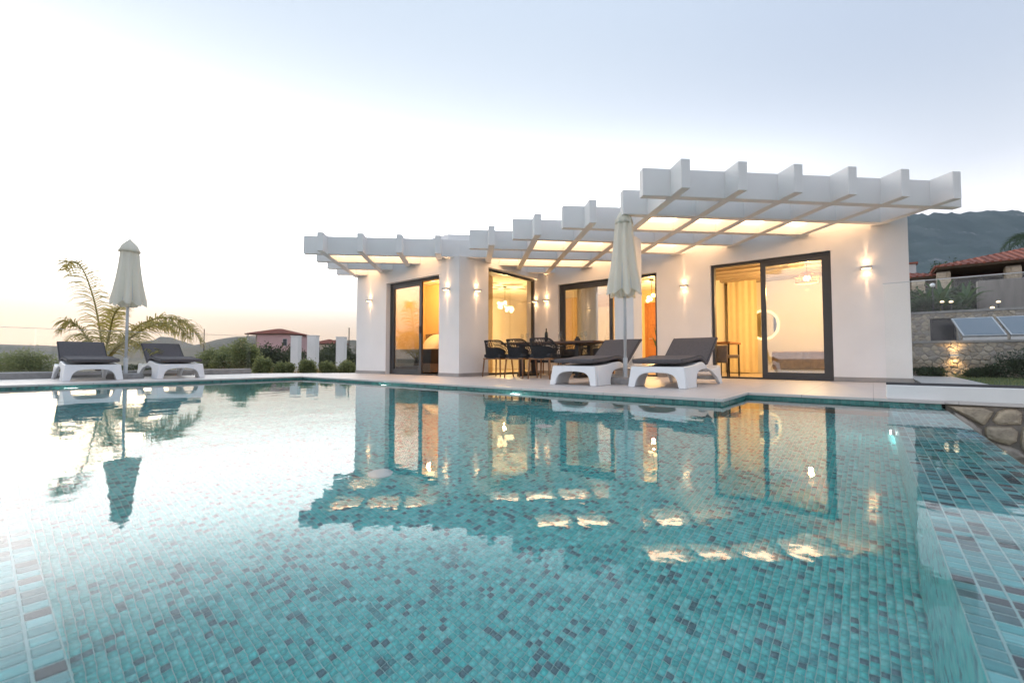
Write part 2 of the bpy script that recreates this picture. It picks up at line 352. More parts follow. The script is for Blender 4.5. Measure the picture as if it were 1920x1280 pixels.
M['mountain'] = terrain_mat('rocky_mountain', (0.018, 0.054, 0.062), (0.055, 0.094, 0.096), (0.36, 0.35, 0.34), 0.020, 0.035, (0.28,))

# ------------------------------------------------------------------ mesh helpers
class MB:
    def __init__(s): s.v = []; s.f = []
    def add(s, vs, fs):
        o = len(s.v); s.v.extend([tuple(v) for v in vs]); s.f.extend([tuple(i + o for i in f) for f in fs]); return s
    def box(s, x0, x1, y0, y1, z0, z1):
        return s.add([(x0,y0,z0),(x1,y0,z0),(x1,y1,z0),(x0,y1,z0),(x0,y0,z1),(x1,y0,z1),(x1,y1,z1),(x0,y1,z1)],
                     [(0,3,2,1),(4,5,6,7),(0,1,5,4),(1,2,6,5),(2,3,7,6),(3,0,4,7)])
    def prism(s, poly, z0, z1):
        a = sum(poly[i][0]*poly[(i+1)%len(poly)][1]-poly[(i+1)%len(poly)][0]*poly[i][1] for i in range(len(poly)))
        if a < 0: poly = poly[::-1]
        k = len(poly)
        return s.add([(x,y,z0) for x,y in poly]+[(x,y,z1) for x,y in poly],
                     [tuple(range(k-1,-1,-1)), tuple(range(k,2*k))]+[(i,(i+1)%k,k+(i+1)%k,k+i) for i in range(k)])
    def extrude(s, pts, off):
        """polygon of 3-D points pushed along the vector off"""
        k = len(pts); off = Vector(off)
        return s.add([tuple(p) for p in pts]+[tuple(Vector(p)+off) for p in pts],
                     [tuple(range(k)), tuple(range(2*k-1,k-1,-1))]+[(i,k+i,k+(i+1)%k,(i+1)%k) for i in range(k)])
    def tube(s, pts, r, n=8, caps=True):
        pts = [Vector(p) for p in pts]; rs = r if isinstance(r, (list, tuple)) else [r]*len(pts)
        vs = []; fs = []; up = Vector((0,0,1)); prev = None
        for i, p in enumerate(pts):
            d = (pts[min(i+1,len(pts)-1)]-pts[max(i-1,0)]).normalized()
            if prev is None:
                a = d.cross(up)
                if a.length < 1e-3: a = d.cross(Vector((1,0,0)))
                a.normalize()
            else:
                a = (prev - d*prev.dot(d)).normalized()
            prev = a; b = d.cross(a)
            for k in range(n):
                t = 2*math.pi*k/n; vs.append(p + a*math.cos(t)*rs[i] + b*math.sin(t)*rs[i])
        for i in range(len(pts)-1):
            for k in range(n):
                fs.append((i*n+k, i*n+(k+1)%n, (i+1)*n+(k+1)%n, (i+1)*n+k))
        if caps:
            fs.append(tuple(range(n-1,-1,-1))); fs.append(tuple((len(pts)-1)*n+k for k in range(n)))
        return s.add(vs, fs)
    def lathe(s, prof, c=(0,0,0), n=20, fold=None):
        vs = []; fs = []
        for j,(r,z) in enumerate(prof):
            for k in range(n):
                t = 2*math.pi*k/n; rr = r*(fold(t,j/(len(prof)-1)) if fold else 1)
                vs.append((c[0]+rr*math.cos(t), c[1]+rr*math.sin(t), c[2]+z))
        for j in range(len(prof)-1):
            for k in range(n):
                fs.append((j*n+k, j*n+(k+1)%n, (j+1)*n+(k+1)%n, (j+1)*n+k))
        fs.append(tuple(range(n-1,-1,-1))); fs.append(tuple((len(prof)-1)*n+k for k in range(n)))
        return s.add(vs, fs)
    def sphere(s, c, r, n=10, m=6, sq=1.0):
        prof = [(r*math.sin(math.pi*j/m)+1e-4, -r*sq*math.cos(math.pi*j/m)) for j in range(m+1)]
        return s.lathe(prof, c, n)
    def build(s, name, m, parent=None, smooth=False, bevel=0.0, world=False, label=None, seg=2):
        me = bpy.data.meshes.new(name)
        vs = s.v
        if world and parent is not None:
            ox, oy, oz = parent['_o']; vs = [(x-ox, y-oy, z-oz) for x,y,z in vs]
        me.from_pydata(vs, [], s.f); me.materials.append(m)
        if smooth: me.polygons.foreach_set('use_smooth', [True]*len(me.polygons))
        me.update()
        return link(name, me, parent, bevel, label, seg)

def link(name, me, parent=None, bevel=0.0, label=None, seg=2):
    o = bpy.data.objects.new(name, me); COL.objects.link(o)
    if parent is not None: o.parent = parent
    if bevel:
        b = o.modifiers.new('bevel', 'BEVEL'); b.width = bevel; b.segments = seg; b.limit_method = 'ANGLE'; b.angle_limit = R(40)
    if label: o['label'] = label
    if parent is not None and '_o' in parent: o['_o'] = parent['_o']
    return o

def tag(o, label, cat, group=None):
    o['label'] = label; o['category'] = cat
    if group: o['group'] = group
    return o

def thing(name, label, cat, loc=(0,0,0), rz=0.0, group=None):
    o = bpy.data.objects.new(name, None); COL.objects.link(o)
    o.location = loc; o.rotation_euler = (0,0,rz); o.empty_display_size = 0.1
    o['_o'] = tuple(loc)
    return tag(o, label, cat, group)

def struct(o, kind='structure'):
    o['kind'] = kind; return o

def copy_tree(o, parent=None):
    c = o.copy(); COL.objects.link(c)
    if parent is not None: c.parent = parent
    for ch in list(o.children): copy_tree(ch, c)
    return c

def mesh_np(name, V, F, m, parent=None, smooth=False):
    """V (n,3), F (m,k) -> mesh, fast"""
    me = bpy.data.meshes.new(name)
    V = np.asarray(V, np.float32); F = np.asarray(F, np.int32); k = F.shape[1]
    me.vertices.add(len(V)); me.vertices.foreach_set('co', V.ravel())
    me.loops.add(F.size); me.loops.foreach_set('vertex_index', F.ravel())
    me.polygons.add(len(F)); me.polygons.foreach_set('loop_start', np.arange(0, F.size, k, dtype=np.int32))
    me.polygons.foreach_set('loop_total', np.full(len(F), k, np.int32))
    if smooth: me.polygons.foreach_set('use_smooth', np.ones(len(F), bool))
    me.materials.append(m); me.update(calc_edges=True); me.validate()
    return link(name, me, parent)

FWD = Vector((-0.6347, 0.7727)); RGT = Vector((0.7727, 0.6347))
def at(px, t):
    """plan position t metres deep on the sight line through photo column px"""
    k = (px-960)/822.0; p = FWD*t + RGT*(k*t); return p.x, p.y
def hz(py, t): return 0.39 + (672-py)*t/822.0

# ------------------------------------------------------------------ ground, hills, mountain
def smooth01(x): x = max(0.0, min(1.0, x)); return x*x*(3-2*x)

def ground_h(x, y):
    if x > -3 and y > 15:
        h = 0.3 + 2.2*smooth01((y-17)/6)
        h += 0.012*max(0, y-30)
    else:
        d = max(0.0, -13.5-x, y-16 if x < -3 else 0)
        h = -0.22 - 2.6*smooth01((d-1)/34.0)
    if y < 5.4 and x > -13.2: h = -3.0
    if y < -0.6: h = -3.0
    if x > 0.4 and y < 5.5: h = -3.0
    r = math.hypot(x, y)
    if r > 60: h += 1.2*mnoise.noise((x*0.01, y*0.01, 3.1))*smooth01((r-60)/200)
    return h

def make_ground():
    rad = [0.0]+[1.5*i for i in range(1, 24)]
    while rad[-1] < 5200: rad.append(rad[-1]*1.13)
    na = 168; V = []; F = []
    V.append((0, 0, -3.0))
    for r in rad[1:]:
        for k in range(na):
            a = 2*math.pi*k/na; x = r*math.cos(a); y = r*math.sin(a)
            V.append((x, y, ground_h(x, y)))
    for k in range(na): F.append((0, 1+k, 1+(k+1)%na))
    for i in range(len(rad)-2):
        for k in range(na):
            F.append((1+i*na+k, 1+(i+1)*na+k, 1+(i+1)*na+(k+1)%na, 1+i*na+(k+1)%na))
    mb = MB(); mb.add(V, F)
    return struct(mb.build('ground', M['ground'], smooth=True))
make_ground()

def hill(name, px, t, py, halfw_px, depth, seed, base=-3.5, m='hill', sharp=2.0):
    """a rounded hill of real size whose top stands t metres away"""
    cx, cy = at(px, t); H = hz(py, t)-base; hw = halfw_px*t/822.0
    n = 40; V = []; F = []
    for i in range(n+1):
        for j in range(n+1):
            u = -1+2*i/n; v = -1+2*j/n; r = math.hypot(u, v)
            e = (max(0, 1-r))**1.3 if sharp < 1.5 else 0.5+0.5*math.cos(math.pi*min(1, r))
            nz = mnoise.fractal((u*3+seed, v*3, seed*1.7), 1.0, 2.0, 5)
            z = base + H*max(-0.05, e*(1+0.22*nz)-0.02)
            lx, ly = u*hw*1.15, v*depth
            x = cx + RGT.x*lx + FWD.x*ly; y = cy + RGT.y*lx + FWD.y*ly
            V.append((x, y, z))
    for i in range(n):
        for j in range(n):
            a = i*(n+1)+j; F.append((a, a+n+1, a+n+2, a+1))
    mb = MB(); mb.add(V, F)
    return struct(mb.build(name, M[m], smooth=True))
hill('hills', 300, 900, 630, 95, 220, 1.3, sharp=1.0)
hill('hills', 470, 780, 629, 130, 260, 4.1)
hill('hills', 40, 620, 648, 300, 180, 7.7)
hill('hills', 330, 520, 652, 260, 140, 11.2)
hill('hills', 640, 640, 640, 200, 160, 15.5)
hill('hills', -420, 900, 632, 420, 300, 21.5)
hill('hills', -1400, 700, 640, 500, 300, 25.5)

def make_mountain():
    n_a, n_r = 230, 120; V = []; F = []
    for i in range(n_a+1):
        k = -0.25 + 3.2*i/n_a
        top = 0.02 + 0.308*smooth01((k-0.05)/0.95) + 0.02*math.sin(k*5.0)*smooth01((k-1.0)/0.5)
        for j in range(n_r+1):
            f = j/n_r; t = 60+1150*f
            p = FWD*t + RGT*(k*t)
            ridge = smooth01(f/0.74)**1.35 if f < 0.74 else 1-0.5*smooth01((f-0.74)/0.26)
            nz = mnoise.fractal((p.x*0.004, p.y*0.004, 2.0), 0.9, 2.1, 7)
            rg = 1-abs(mnoise.fractal((p.x*0.011+5, p.y*0.011, 7.0), 0.8, 2.2, 6)); z = 1.5 + top*850*ridge*(1+0.09*nz) + (7*nz + 15*(rg-0.6) + 5*mnoise.fractal((k*26, f*1.6, 4.0), 0.9, 2.1, 5))*min(1, f*1.6)
            V.append((p.x, p.y, z))
    for i in range(n_a):
        for j in range(n_r):
            a = i*(n_r+1)+j; F.append((a, a+n_r+1, a+n_r+2, a+1))
    mb = MB(); mb.add(V, F)
    return struct(mb.build('mountain', M['mountain'], smooth=True))
make_mountain()

# ------------------------------------------------------------------ pool
WZ = -0.06; RZ = -0.072; PD = -1.02
XL, XR, YN, YF, YF2, XK = -9.8, 0.115, 0.10, 4.6, 5.68, -1.15
RIMW = 0.37; P = 0.037; PF = 0.0240

floor_poly = [(XL, YN), (XR, YN), (XR, YF2), (XK, YF2), (XK, YF), (XL, YF)]
pool_floor = struct(MB().prism(floor_poly, PD-0.15, PD).build('pool_floor', M['grout']))
pool_wall = struct(MB().box(XL-0.2, XK, YF, YF+0.2, PD, -0.030).build('pool_wall', M['shaded_wall_tex_x']))
struct(MB().box(XK, XR, YF2, YF2+0.2, PD, -0.030).build('pool_wall', M['shaded_wall_tex_x']))
struct(MB().box(XK-0.2, XK-0.0005, YF+0.2, YF2+0.2, PD, -0.030).build('pool_wall', M['shaded_wall_tex_y']))
struct(MB().box(XL-0.2, XL, YN-RIMW, YF, PD, -0.030).build('pool_wall', M['shaded_wall_tex_y']))
struct(MB().box(XR+0.0005, XR+RIMW, YF2, YF2+0.055, -0.6, -0.0305).build('pool_wall', M['shaded_wall_tex_x']))
# overflow rims, water runs over them in a thin film
rim_right = struct(MB().box(XR+0.012, XR+RIMW, YN-RIMW, YF2, -2.4, RZ).build('pool_rim', M['grout']))
rim_near = struct(MB().box(XL, XR+0.0115, YN-RIMW, YN-0.012, -2.4, RZ).build('pool_rim', M['grout']))
struct(MB().box(XR, XR+0.0115, YN, YF2, PD, RZ-0.0005).build('pool_wall', M['inner_tex_y']))
struct(MB().box(XL, XR-0.0005, YN-0.0115, YN, PD, RZ-0.0005).build('pool_wall', M['inner_tex_x']))

def in_pool(x, y):
    return XL < x < XR and YN < y < (YF2 if x > XK else YF)

def tile_mesh(m, P):
    g = P*0.445; c = P*0.405; h = 0.003
    mb = MB(); mb.add([(-g,-g,0),(g,-g,0),(g,g,0),(-g,g,0),(-c,-c,h),(c,-c,h),(c,c,h),(-c,c,h)],
                      [(4,5,6,7),(0,1,5,4),(1,2,6,5),(2,3,7,6),(3,0,4,7)])
    me = bpy.data.meshes.new('tile'); me.from_pydata(mb.v, [], mb.f); me.materials.append(m); return me

def lay_tiles(parent, centres, z, mat_one, mat_many, n_parts, P, name='tile'):
    c = np.array(centres); d = np.hypot(c[:,0], c[:,1]); order = np.argsort(d)
    # skip tiles behind the camera when choosing those that show largest
    vis = (c @ np.array(FWD)) > 0.42
    near = [i for i in order if vis[i]][:n_parts]; ns = set(near)
    me = tile_mesh(mat_one, P)
    rnd = random.Random(5)
    for i in near:
        o = bpy.data.objects.new(name, me); COL.objects.link(o); o.parent = parent
        o.location = (c[i,0], c[i,1], z + rnd.uniform(-0.0003, 0.0003))
        o.rotation_euler = (rnd.uniform(-0.006, 0.006), rnd.uniform(-0.006, 0.006), rnd.uniform(-0.012, 0.012))
    rest = c[[i for i in range(len(c)) if i not in ns]]
    base = np.array([v.co[:] for v in me.vertices]); fb = np.array([list(p.vertices) for p in me.polygons])
    V = (rest[:,None,:]*np.array([1,1]))[:, :, :]
    V3 = np.concatenate([rest, np.full((len(rest),1), z)], 1)[:,None,:] + base[None]
    F = fb[None] + (np.arange(len(rest))*len(base))[:,None,None]
    o = mesh_np('tiles', V3.reshape(-1,3), F.reshape(-1,4), mat_many, parent)
    o['kind'] = 'stuff'

cf = []
nx = int((XR-XL)/PF); ny = int((YF2-YN)/PF)
for i in range(nx):
    x = XR-(i+0.5)*PF
    for j in range(ny):
        y = YN+(j+0.5)*PF
        if in_pool(x-PF*.45, y-PF*.45) and in_pool(x+PF*.45, y+PF*.45) and in_pool(x-PF*.45, y+PF*.45): cf.append((x, y))
lay_tiles(pool_floor, cf, PD, M['tile_o'], M['tile_i'], 300, PF)
lay_tiles(rim_right, [(XR+(i+0.5)*P, YN-RIMW+(j+0.5)*P) for i in range(10) for j in range(int((YF2-YN+RIMW)/P))], RZ, M['strip_o'], M['strip_i'], 300, P)
lay_tiles(rim_near, [(XR-(i+0.5)*P, YN-(j+0.5)*P) for j in range(10) for i in range(int((XR-XL)/P))], RZ, M['strip2_o'], M['strip2_i'], 300, P)

# water: one sheet over basin and rims, its outer lip bent down over the rims
wx0, wx1, wy0 = XL, XR+RIMW+0.006, YN-RIMW-0.006
mb = MB()
mb.add([(wx0, wy0, WZ), (wx1, wy0, WZ), (wx1, YF2, WZ), (XK, YF2, WZ), (XK, YF, WZ), (wx0, YF, WZ)], [(0,1,2,3,4,5)])
mb.add([(wx1, wy0, WZ), (wx1, YF2, WZ), (wx1+0.004, YF2, WZ-0.03), (wx1+0.004, wy0, WZ-0.03)], [(0,3,2,1)])
water = struct(mb.build('water', M['water']))

# ------------------------------------------------------------------ deck, walkway, lawn
deck_poly = [(-12.75, -7.0), (XL+0.03, -7.0), (XL+0.03, YF-0.03), (XK+0.03, YF-0.03), (XK+0.03, YF2-0.03), (XR+RIMW+0.02, YF2-0.03), (XR+RIMW+0.02, YF2+0.012), (1.35, YF2+0.012), (1.35, 13.6),
             (0.6, 13.6), (0.6, 9.3), (-6.9, 9.3), (-6.9, 6.7), (-10.75, 6.7), (-12.75, 4.6)]
deck = struct(MB().prism(deck_poly, -0.030, 0.0).build('pool_deck', M['paving'], bevel=0.004))
struct(MB().prism([(1.35, 5.9), (16, 5.9), (16, 13.75), (1.35, 13.75)], -0.3, -0.012).build('lawn', M['lawn']))
# house plot under the deck so nothing is hollow
struct(MB().prism([(-12.7, -6.9), (XL-0.21, -6.9), (XL-0.21, YF+0.21), (XK-0.21, YF+0.21), (XK-0.21, YF2+0.21), (1.3, YF2+0.21), (1.3, 13.9), (-10.9, 13.9), (-10.9, 6.6), (-12.7, 4.6)], -2.6, -0.0305).build('terrace_base', M['concrete']))

def grass_blades():
    rs = np.random.RandomState(4); n = 26000
    x = rs.uniform(1.37, 11, n); y = rs.uniform(6.0, 13.7, n)
    h = rs.uniform(0.02, 0.05, n); a = rs.uniform(0, 6.28, n); wv = 0.006
    dx, dy = np.cos(a)*wv, np.sin(a)*wv; lx, ly = rs.normal(0, 0.012, n), rs.normal(0, 0.012, n)
    V = np.stack([np.stack([x-dx, y-dy, np.full(n, -0.015)], 1), np.stack([x+dx, y+dy, np.full(n, -0.015)], 1), np.stack([x+lx, y+ly, h-0.012], 1)], 1).reshape(-1,3)
    o = mesh_np('grass', V, np.arange(3*n).reshape(-1,3), M['shrub']); o['kind'] = 'stuff'
grass_blades()

# ------------------------------------------------------------------ villa
villa = thing('villa', 'single storey white plaster villa with dark framed sliding doors beside the pool', 'house', (-4.0, 9.4, 0.0))
def vpart(mb, name, m, **kw): return mb.build(name, M[m], villa, world=True, **kw)
HT = 2.597
def wall_x(pts, y0, y1): return MB().extrude([(x, y0, z) for x, z in pts], (0, y1-y0, 0))
vpart(wall_x([(-10.8, 0), (-9.45, 0), (-9.45, 2.28), (-7.45, 2.28), (-7.45, 0), (-6.8, 0), (-6.8, HT), (-7.175, HT), (-7.175, 3.13), (-10.8, 3.13)], 6.5, 6.8), 'wall', 'plaster')
vpart(MB().extrude([(-7.1, y, z) for y, z in [(6.8, 0), (7.42, 0), (7.42, 2.5), (9.4, 2.5), (9.4, HT), (6.8, HT)]], (0.3, 0, 0)), 'wall', 'plaster')
vpart(MB().prism([(-7.175, 6.5), (-6.8, 6.875), (-6.8, 9.4), (-7.1, 9.4), (-7.1, 6.8), (-7.175, 6.8)], HT+0.003, 3.13), 'parapet', 'plaster')
vpart(wall_x([(-7.2, 0), (-6.2, 0), (-6.2, 2.28), (-3.62, 2.28), (-3.62, 0), (-2.5, 0), (-2.5, 2.28), (-0.52, 2.28), (-0.52, 0), (0.49, 0), (0.49, 2.97), (-7.2, 2.97)], 9.4, 9.7), 'wall', 'plaster')
vpart(MB().box(-10.8, -10.5, 6.8, 14.0, 0.0, 3.13), 'wall', 'plaster')
vpart(MB().box(0.19, 0.49, 9.7, 14.0, 0.0, 2.97), 'wall', 'plaster')
vpart(MB().box(-10.5, 0.19, 13.7, 14.0, 0.0, 2.97), 'wall', 'plaster')
vpart(MB().prism([(-10.5, 6.8), (-7.1, 6.8), (-7.1, 9.7), (0.19, 9.7), (0.19, 13.7), (-10.5, 13.7)], 2.6, 2.9), 'roof', 'plaster')
for (a, b, c, d) in [(-10.81, -9.45, 6.49, 6.5), (-7.45, -6.79, 6.49, 6.5), (-6.8, -6.79, 6.5, 7.42), (-7.09, -6.2, 9.39, 9.4), (-3.62, -2.5, 9.39, 9.4), (-0.52, 0.5, 9.39, 9.4), (0.49, 0.5, 9.4, 14.0)]:
    vpart(MB().box(a, b, c, d, 0.0, 0.075), 'skirting', 'plinth')
vpart(MB().box(-10.5, 0.19, 6.8, 13.7, -0.03, -0.004), 'indoor_floor', 'floor_in')
vpart(MB().prism([(-7.95, 8.6), (-10.5, 8.6), (-10.5, 8.75), (-7.86, 8.75), (-7.12, 6.8), (-7.27, 6.8)], 0.0, HT), 'partition', 'room_warm')
vpart(MB().box(-3.25, -3.1, 9.7, 13.7, 0.0, HT), 'partition', 'room_wall')
vpart(MB().box(-10.5, -10.46, 6.8, 8.6, 0.0, HT), 'room_lining', 'room_warm')
vpart(MB().box(-10.46, -3.25, 13.66, 13.7, 0.0, HT), 'room_lining', 'room_warm')
vpart(MB().box(-3.1, 0.19, 13.2, 13.25, 0.0, HT), 'room_lining', 'room_wall')
vpart(MB().box(0.15, 0.19, 9.72, 13.2, 0.0, HT), 'room_lining', 'room_wall')
vpart(MB().box(0.12, 0.15, 10.4, 11.5, 0.75, 2.1), 'niche_panel', 'grey_panel')
for i in range(7):
    y = 10.0+i*0.5
    vpart(MB().box(-3.1, 0.15, y, y+0.16, 2.42, 2.55), 'ceiling_beam', 'beam_wood')
col = vpart(MB().box(-3.62, -3.25, 7.35, 7.72, 0.0, HT), 'column', 'plaster', bevel=0.006)

def frame_box(mb, x0, x1, y0, y1, z0, z1, wv, axis='x', wb=None):
    wb = wb or wv
    if axis == 'x':
        mb.box(x0, x0+wv, y0, y1, z0, z1).box(x1-wv, x1, y0, y1, z0, z1)
        mb.box(x0+wv, x1-wv, y0, y1, z1-wv, z1).box(x0+wv, x1-wv, y0, y1, z0, z0+wb)
    else:
        mb.box(x0, x1, y0, y0+wv, z0, z1).box(x0, x1, y1-wv, y1, z0, z1)
        mb.box(x0, x1, y0+wv, y1-wv, z1-wv, z1).box(x0, x1, y0+wv, y1-wv, z0, z0+wb)
    return mb

def sliding_door(x0, x1, yc, ztop, sx0, sx1, fw, label):
    d = vpart(frame_box(MB(), x0, x1, yc, yc+0.13, 0.001, ztop-0.001, fw, wb=0.03), 'sliding_door', 'alu', label=label)
    s = frame_box(MB(), sx0, sx1, yc+0.012, yc+0.062, 0.032, ztop-fw-0.001, 0.085, wb=0.10).build('sash', M['alu'], d, world=True)
    MB().box(sx0+0.085, sx1-0.085, yc+0.030, yc+0.042, 0.132, ztop-fw-0.086).build('pane', M['coated'], d, world=True)
    hx = sx0+0.04 if sx0 > x0+0.3 else sx1-0.04
    MB().box(hx-0.012, hx+0.012, yc-0.022, yc+0.010, 0.98, 1.16).build('handle', M['alu'], d, world=True)
    return d
sliding_door(-2.498, -0.522, 9.46, 2.28, -1.62, -0.572, 0.05, 'wide sliding door of the right bedroom, left half open')
sliding_door(-6.198, -3.622, 9.48, 2.28, -6.138, -4.72, 0.06, 'living room sliding door behind the dining table')
sliding_door(-9.448, -7.452, 6.62, 2.28, -9.388, -8.22, 0.06, 'left bedroom sliding door reflecting the sunset')
win = vpart(frame_box(MB(), -7.02, -6.94, 7.424, 9.396, 0.001, 2.498, 0.05, 'y'), 'window', 'alu', label='tall fixed side window beside the dining chairs')
MB().box(-6.985, -6.975, 7.474, 9.346, 0.051, 2.448).build('pane', M['glass'], win, world=True)
# an inner timber door and its frame, seen through the gap of the living room door
idoor = vpart(MB().box(-5.55, -4.75, 13.60, 13.655, 0.0, 2.1), 'door', 'door_wood', label='orange brown wooden inner door')
MB().box(-5.62, -5.55, 13.58, 13.655, 0, 2.17).box(-4.75, -4.68, 13.58, 13.655, 0, 2.17).box(-5.55, -4.75, 13.58, 13.655, 2.1, 2.17).build('frame', M['door_wood'], idoor, world=True)
for z in (0.25, 0.85, 1.45):
    MB().box(-5.45, -4.85, 13.575, 13.60, z, z+0.45).build('door_panel', M['door_wood'], idoor, world=True, bevel=0.008)
MB().tube([(-5.47, 13.60, 1.02), (-5.47, 13.54, 1.02), (-5.36, 13.54, 1.02)], 0.011).build('handle', M['silver'], idoor, world=True)

# ------------------------------------------------------------------ pergolas (a grid turned 45 degrees to the walls)
S2 = math.sqrt(0.5)
def G(s, d): return (S2*(s-d), S2*(s+d))
BW = 0.125; BZ0, BZ1 = 2.6, 2.98; SP = 0.786
WALL_A = 9.395/S2      # s+d at the main front wall
WALL_L = 6.495/S2      # s+d at the left block front
SIDE = 6.795/S2        # d-s at the left block side
DJ = [5.66+0.775*j for j in range(9)]

def cross_beam(root, s0f, s1f, d):
    q = [(s0f(d), d), (s1f(d), d), (s1f(d+BW), d+BW), (s0f(d+BW), d+BW)]
    MB().prism([G(*p) for p in q], BZ0, BZ1).build('cross_beam', M['plaster'], root, world=True, bevel=0.007)
def rafter(root, s, d0, d1f):
    a, b = s-BW/2, s+BW/2
    q = [(a, d0), (b, d0), (b, d1f(b)), (a, d1f(a))]
    MB().prism([G(*p) for p in q], BZ0-0.003, BZ1+0.003).build('rafter', M['plaster'], root, world=True, bevel=0.007)
def lit_cell(root, s, j):
    d = (DJ[j]+BW+DJ[j+1])/2; hs = (SP-BW)/2; hd = (0.775-BW)/2
    q = [(s-hs, d-hd), (s+hs, d-hd), (s+hs, d+hd), (s-hs, d+hd)]
    c = MB().prism([G(*p) for p in q], 2.93, 2.955).build('cover_panel', M['plaster'], root, world=True)
    # the LED profile runs round the inside of the cell, half way up the beams
    vs = []; z0, z1 = 2.768, 2.858
    for z in (z0, z1):
        for e in (0.003, 0.020):
            vs += [(*G(s+sa*(hs-e), d+sb*(hd-e)), z) for sa, sb in ((-1,-1), (1,-1), (1,1), (-1,1))]
    fs = []
    for k in range(4):
        n_ = (k+1) % 4
        fs += [(4+k, 4+n_, 12+n_, 12+k), (k, n_, 4+n_, 4+k), (8+k, 12+k, 12+n_, 8+n_)]
    MB().add(vs, fs).build('light_strip', M['led'], c, world=True)

PB = 'white concrete pergola grid'
pg = thing('pergola', 'large stepped white pergola over the terrace and right hand bedroom door', 'pergola', (-3.4, 7.5, 2.6))
SI = {i: 2.79+SP*i for i in range(-3, 6)}
C = lambda v: (lambda d: v)
wall_s = lambda d: WALL_A-d
side_s = lambda d: d-SIDE
cross_beam(pg, C(2.34), C(7.17), DJ[0]); cross_beam(pg, C(2.34), wall_s, DJ[1])
cross_beam(pg, C(1.57), wall_s, DJ[2]); cross_beam(pg, C(0.80), wall_s, DJ[3])
cross_beam(pg, C(0.0), wall_s, DJ[4]); cross_beam(pg, C(-0.2), wall_s, DJ[5])
cross_beam(pg, side_s, wall_s, DJ[6]); cross_beam(pg, side_s, wall_s, DJ[7])
for i in range(-3, 6):
    d0 = 5.35 if i >= 0 else {-1: 6.9, -2: 7.68, -3: 8.46}[i]
    rafter(pg, SI[i], d0, lambda s: min(WALL_A-s, SIDE+s))
for j, cells in [(1, [0,1,2,3,4]), (3, [-2,-1,0,1,2]), (5, [-3,-2,-1,0])]:
    for i in cells: lit_cell(pg, SI[i]+SP/2, j)

pl = thing('pergola', 'smaller white pergola over the left bedroom door', 'pergola', (-9.0, 5.5, 2.6))
wl = lambda d: WALL_L-d
cross_beam(pl, C(-3.48), C(-0.2), DJ[5]); cross_beam(pl, C(-3.48), wl, DJ[6]); cross_beam(pl, C(-3.48), wl, DJ[7]); cross_beam(pl, C(-3.48), wl, DJ[8])
SL = [-3.05+SP*1.012*i for i in range(4)]
for s in SL: rafter(pl, s, 9.24, wl)
for s, j in [(SL[0], 5), (SL[1], 5), (SL[2], 5), (SL[0], 7)]: lit_cell(pl, s+SP/2, j)

# ------------------------------------------------------------------ up-and-down wall lamps
def add_light(name, kind, loc, power, colr, parent=None, size=0.05, rot=None, spot=None, blend=0.6):
    l = bpy.data.lights.new(name, kind); l.energy = power; l.color = colr
    if kind == 'SPOT': l.spot_size = R(spot); l.spot_blend = blend; l.shadow_soft_size = size
    elif kind == 'POINT': l.shadow_soft_size = size
    elif kind == 'AREA': l.size = size
    o = bpy.data.objects.new(name, l); COL.objects.link(o); o.location = loc
    if parent is not None: o.parent = parent
    if rot: o.rotation_euler = rot
    return o

def make_lamp():
    """local: wall plane y=0, lamp stands out towards -y"""
    t = thing('wall_lamp', 'x', 'lamp', (0,0,0))
    MB().box(-0.075, 0.075, -0.105, 0.0, -0.022, 0.022).build('housing', M['lamp_white'], t, bevel=0.004)
    MB().box(-0.06, 0.06, -0.09, -0.012, 0.0222, 0.024).build('lens', M['lamp_glow'], t)
    MB().box(-0.06, 0.06, -0.09, -0.012, -0.024, -0.0222).build('lens', M['lamp_glow'], t)
    for z, rx in ((-0.05, 0.0), (0.05, math.pi)):
        add_light('spot_light', 'SPOT', (0, -0.020, z*0.7), 21.0, (1.0, 0.60, 0.31), t, 0.004, (rx, 0, 0), 17, 1.0)
        add_light('spot_light', 'SPOT', (0, -0.050, z*0.7), 1.8, (1.0, 0.55, 0.27), t, 0.015, (rx, 0, 0), 130, 1.0)
    return t
LG = 'white up and down wall lamps on the villa'
lamp0 = make_lamp()
lamps = [(-10.15, 6.5, 0, 'white wall lamp at the far left end of the villa'),
         (-7.17, 6.5, 0, 'white wall lamp just right of the left bedroom sliding door'),
         (-6.8, 7.02, 90, 'white wall lamp on the side wall just left of the tall side window'),
         (-6.90, 9.4, 0, 'left one of the close pair of wall lamps behind the dining table'),
         (-6.54, 9.4, 0, 'right one of the close pair of wall lamps behind the dining table'),
         (-3.02, 9.4, 0, 'white wall lamp above the rightmost lounger, left of the wide bedroom door'),
         (-0.04, 9.4, 0, 'white wall lamp at the right end of the villa, right of the wide bedroom door')]
for i, (x, y, rz, lab) in enumerate(lamps):
    o = lamp0 if i == 0 else copy_tree(lamp0)
    o.location = (x, y, 1.91); o.rotation_euler = (0, 0, R(rz)); tag(o, lab, 'wall lamp', LG)

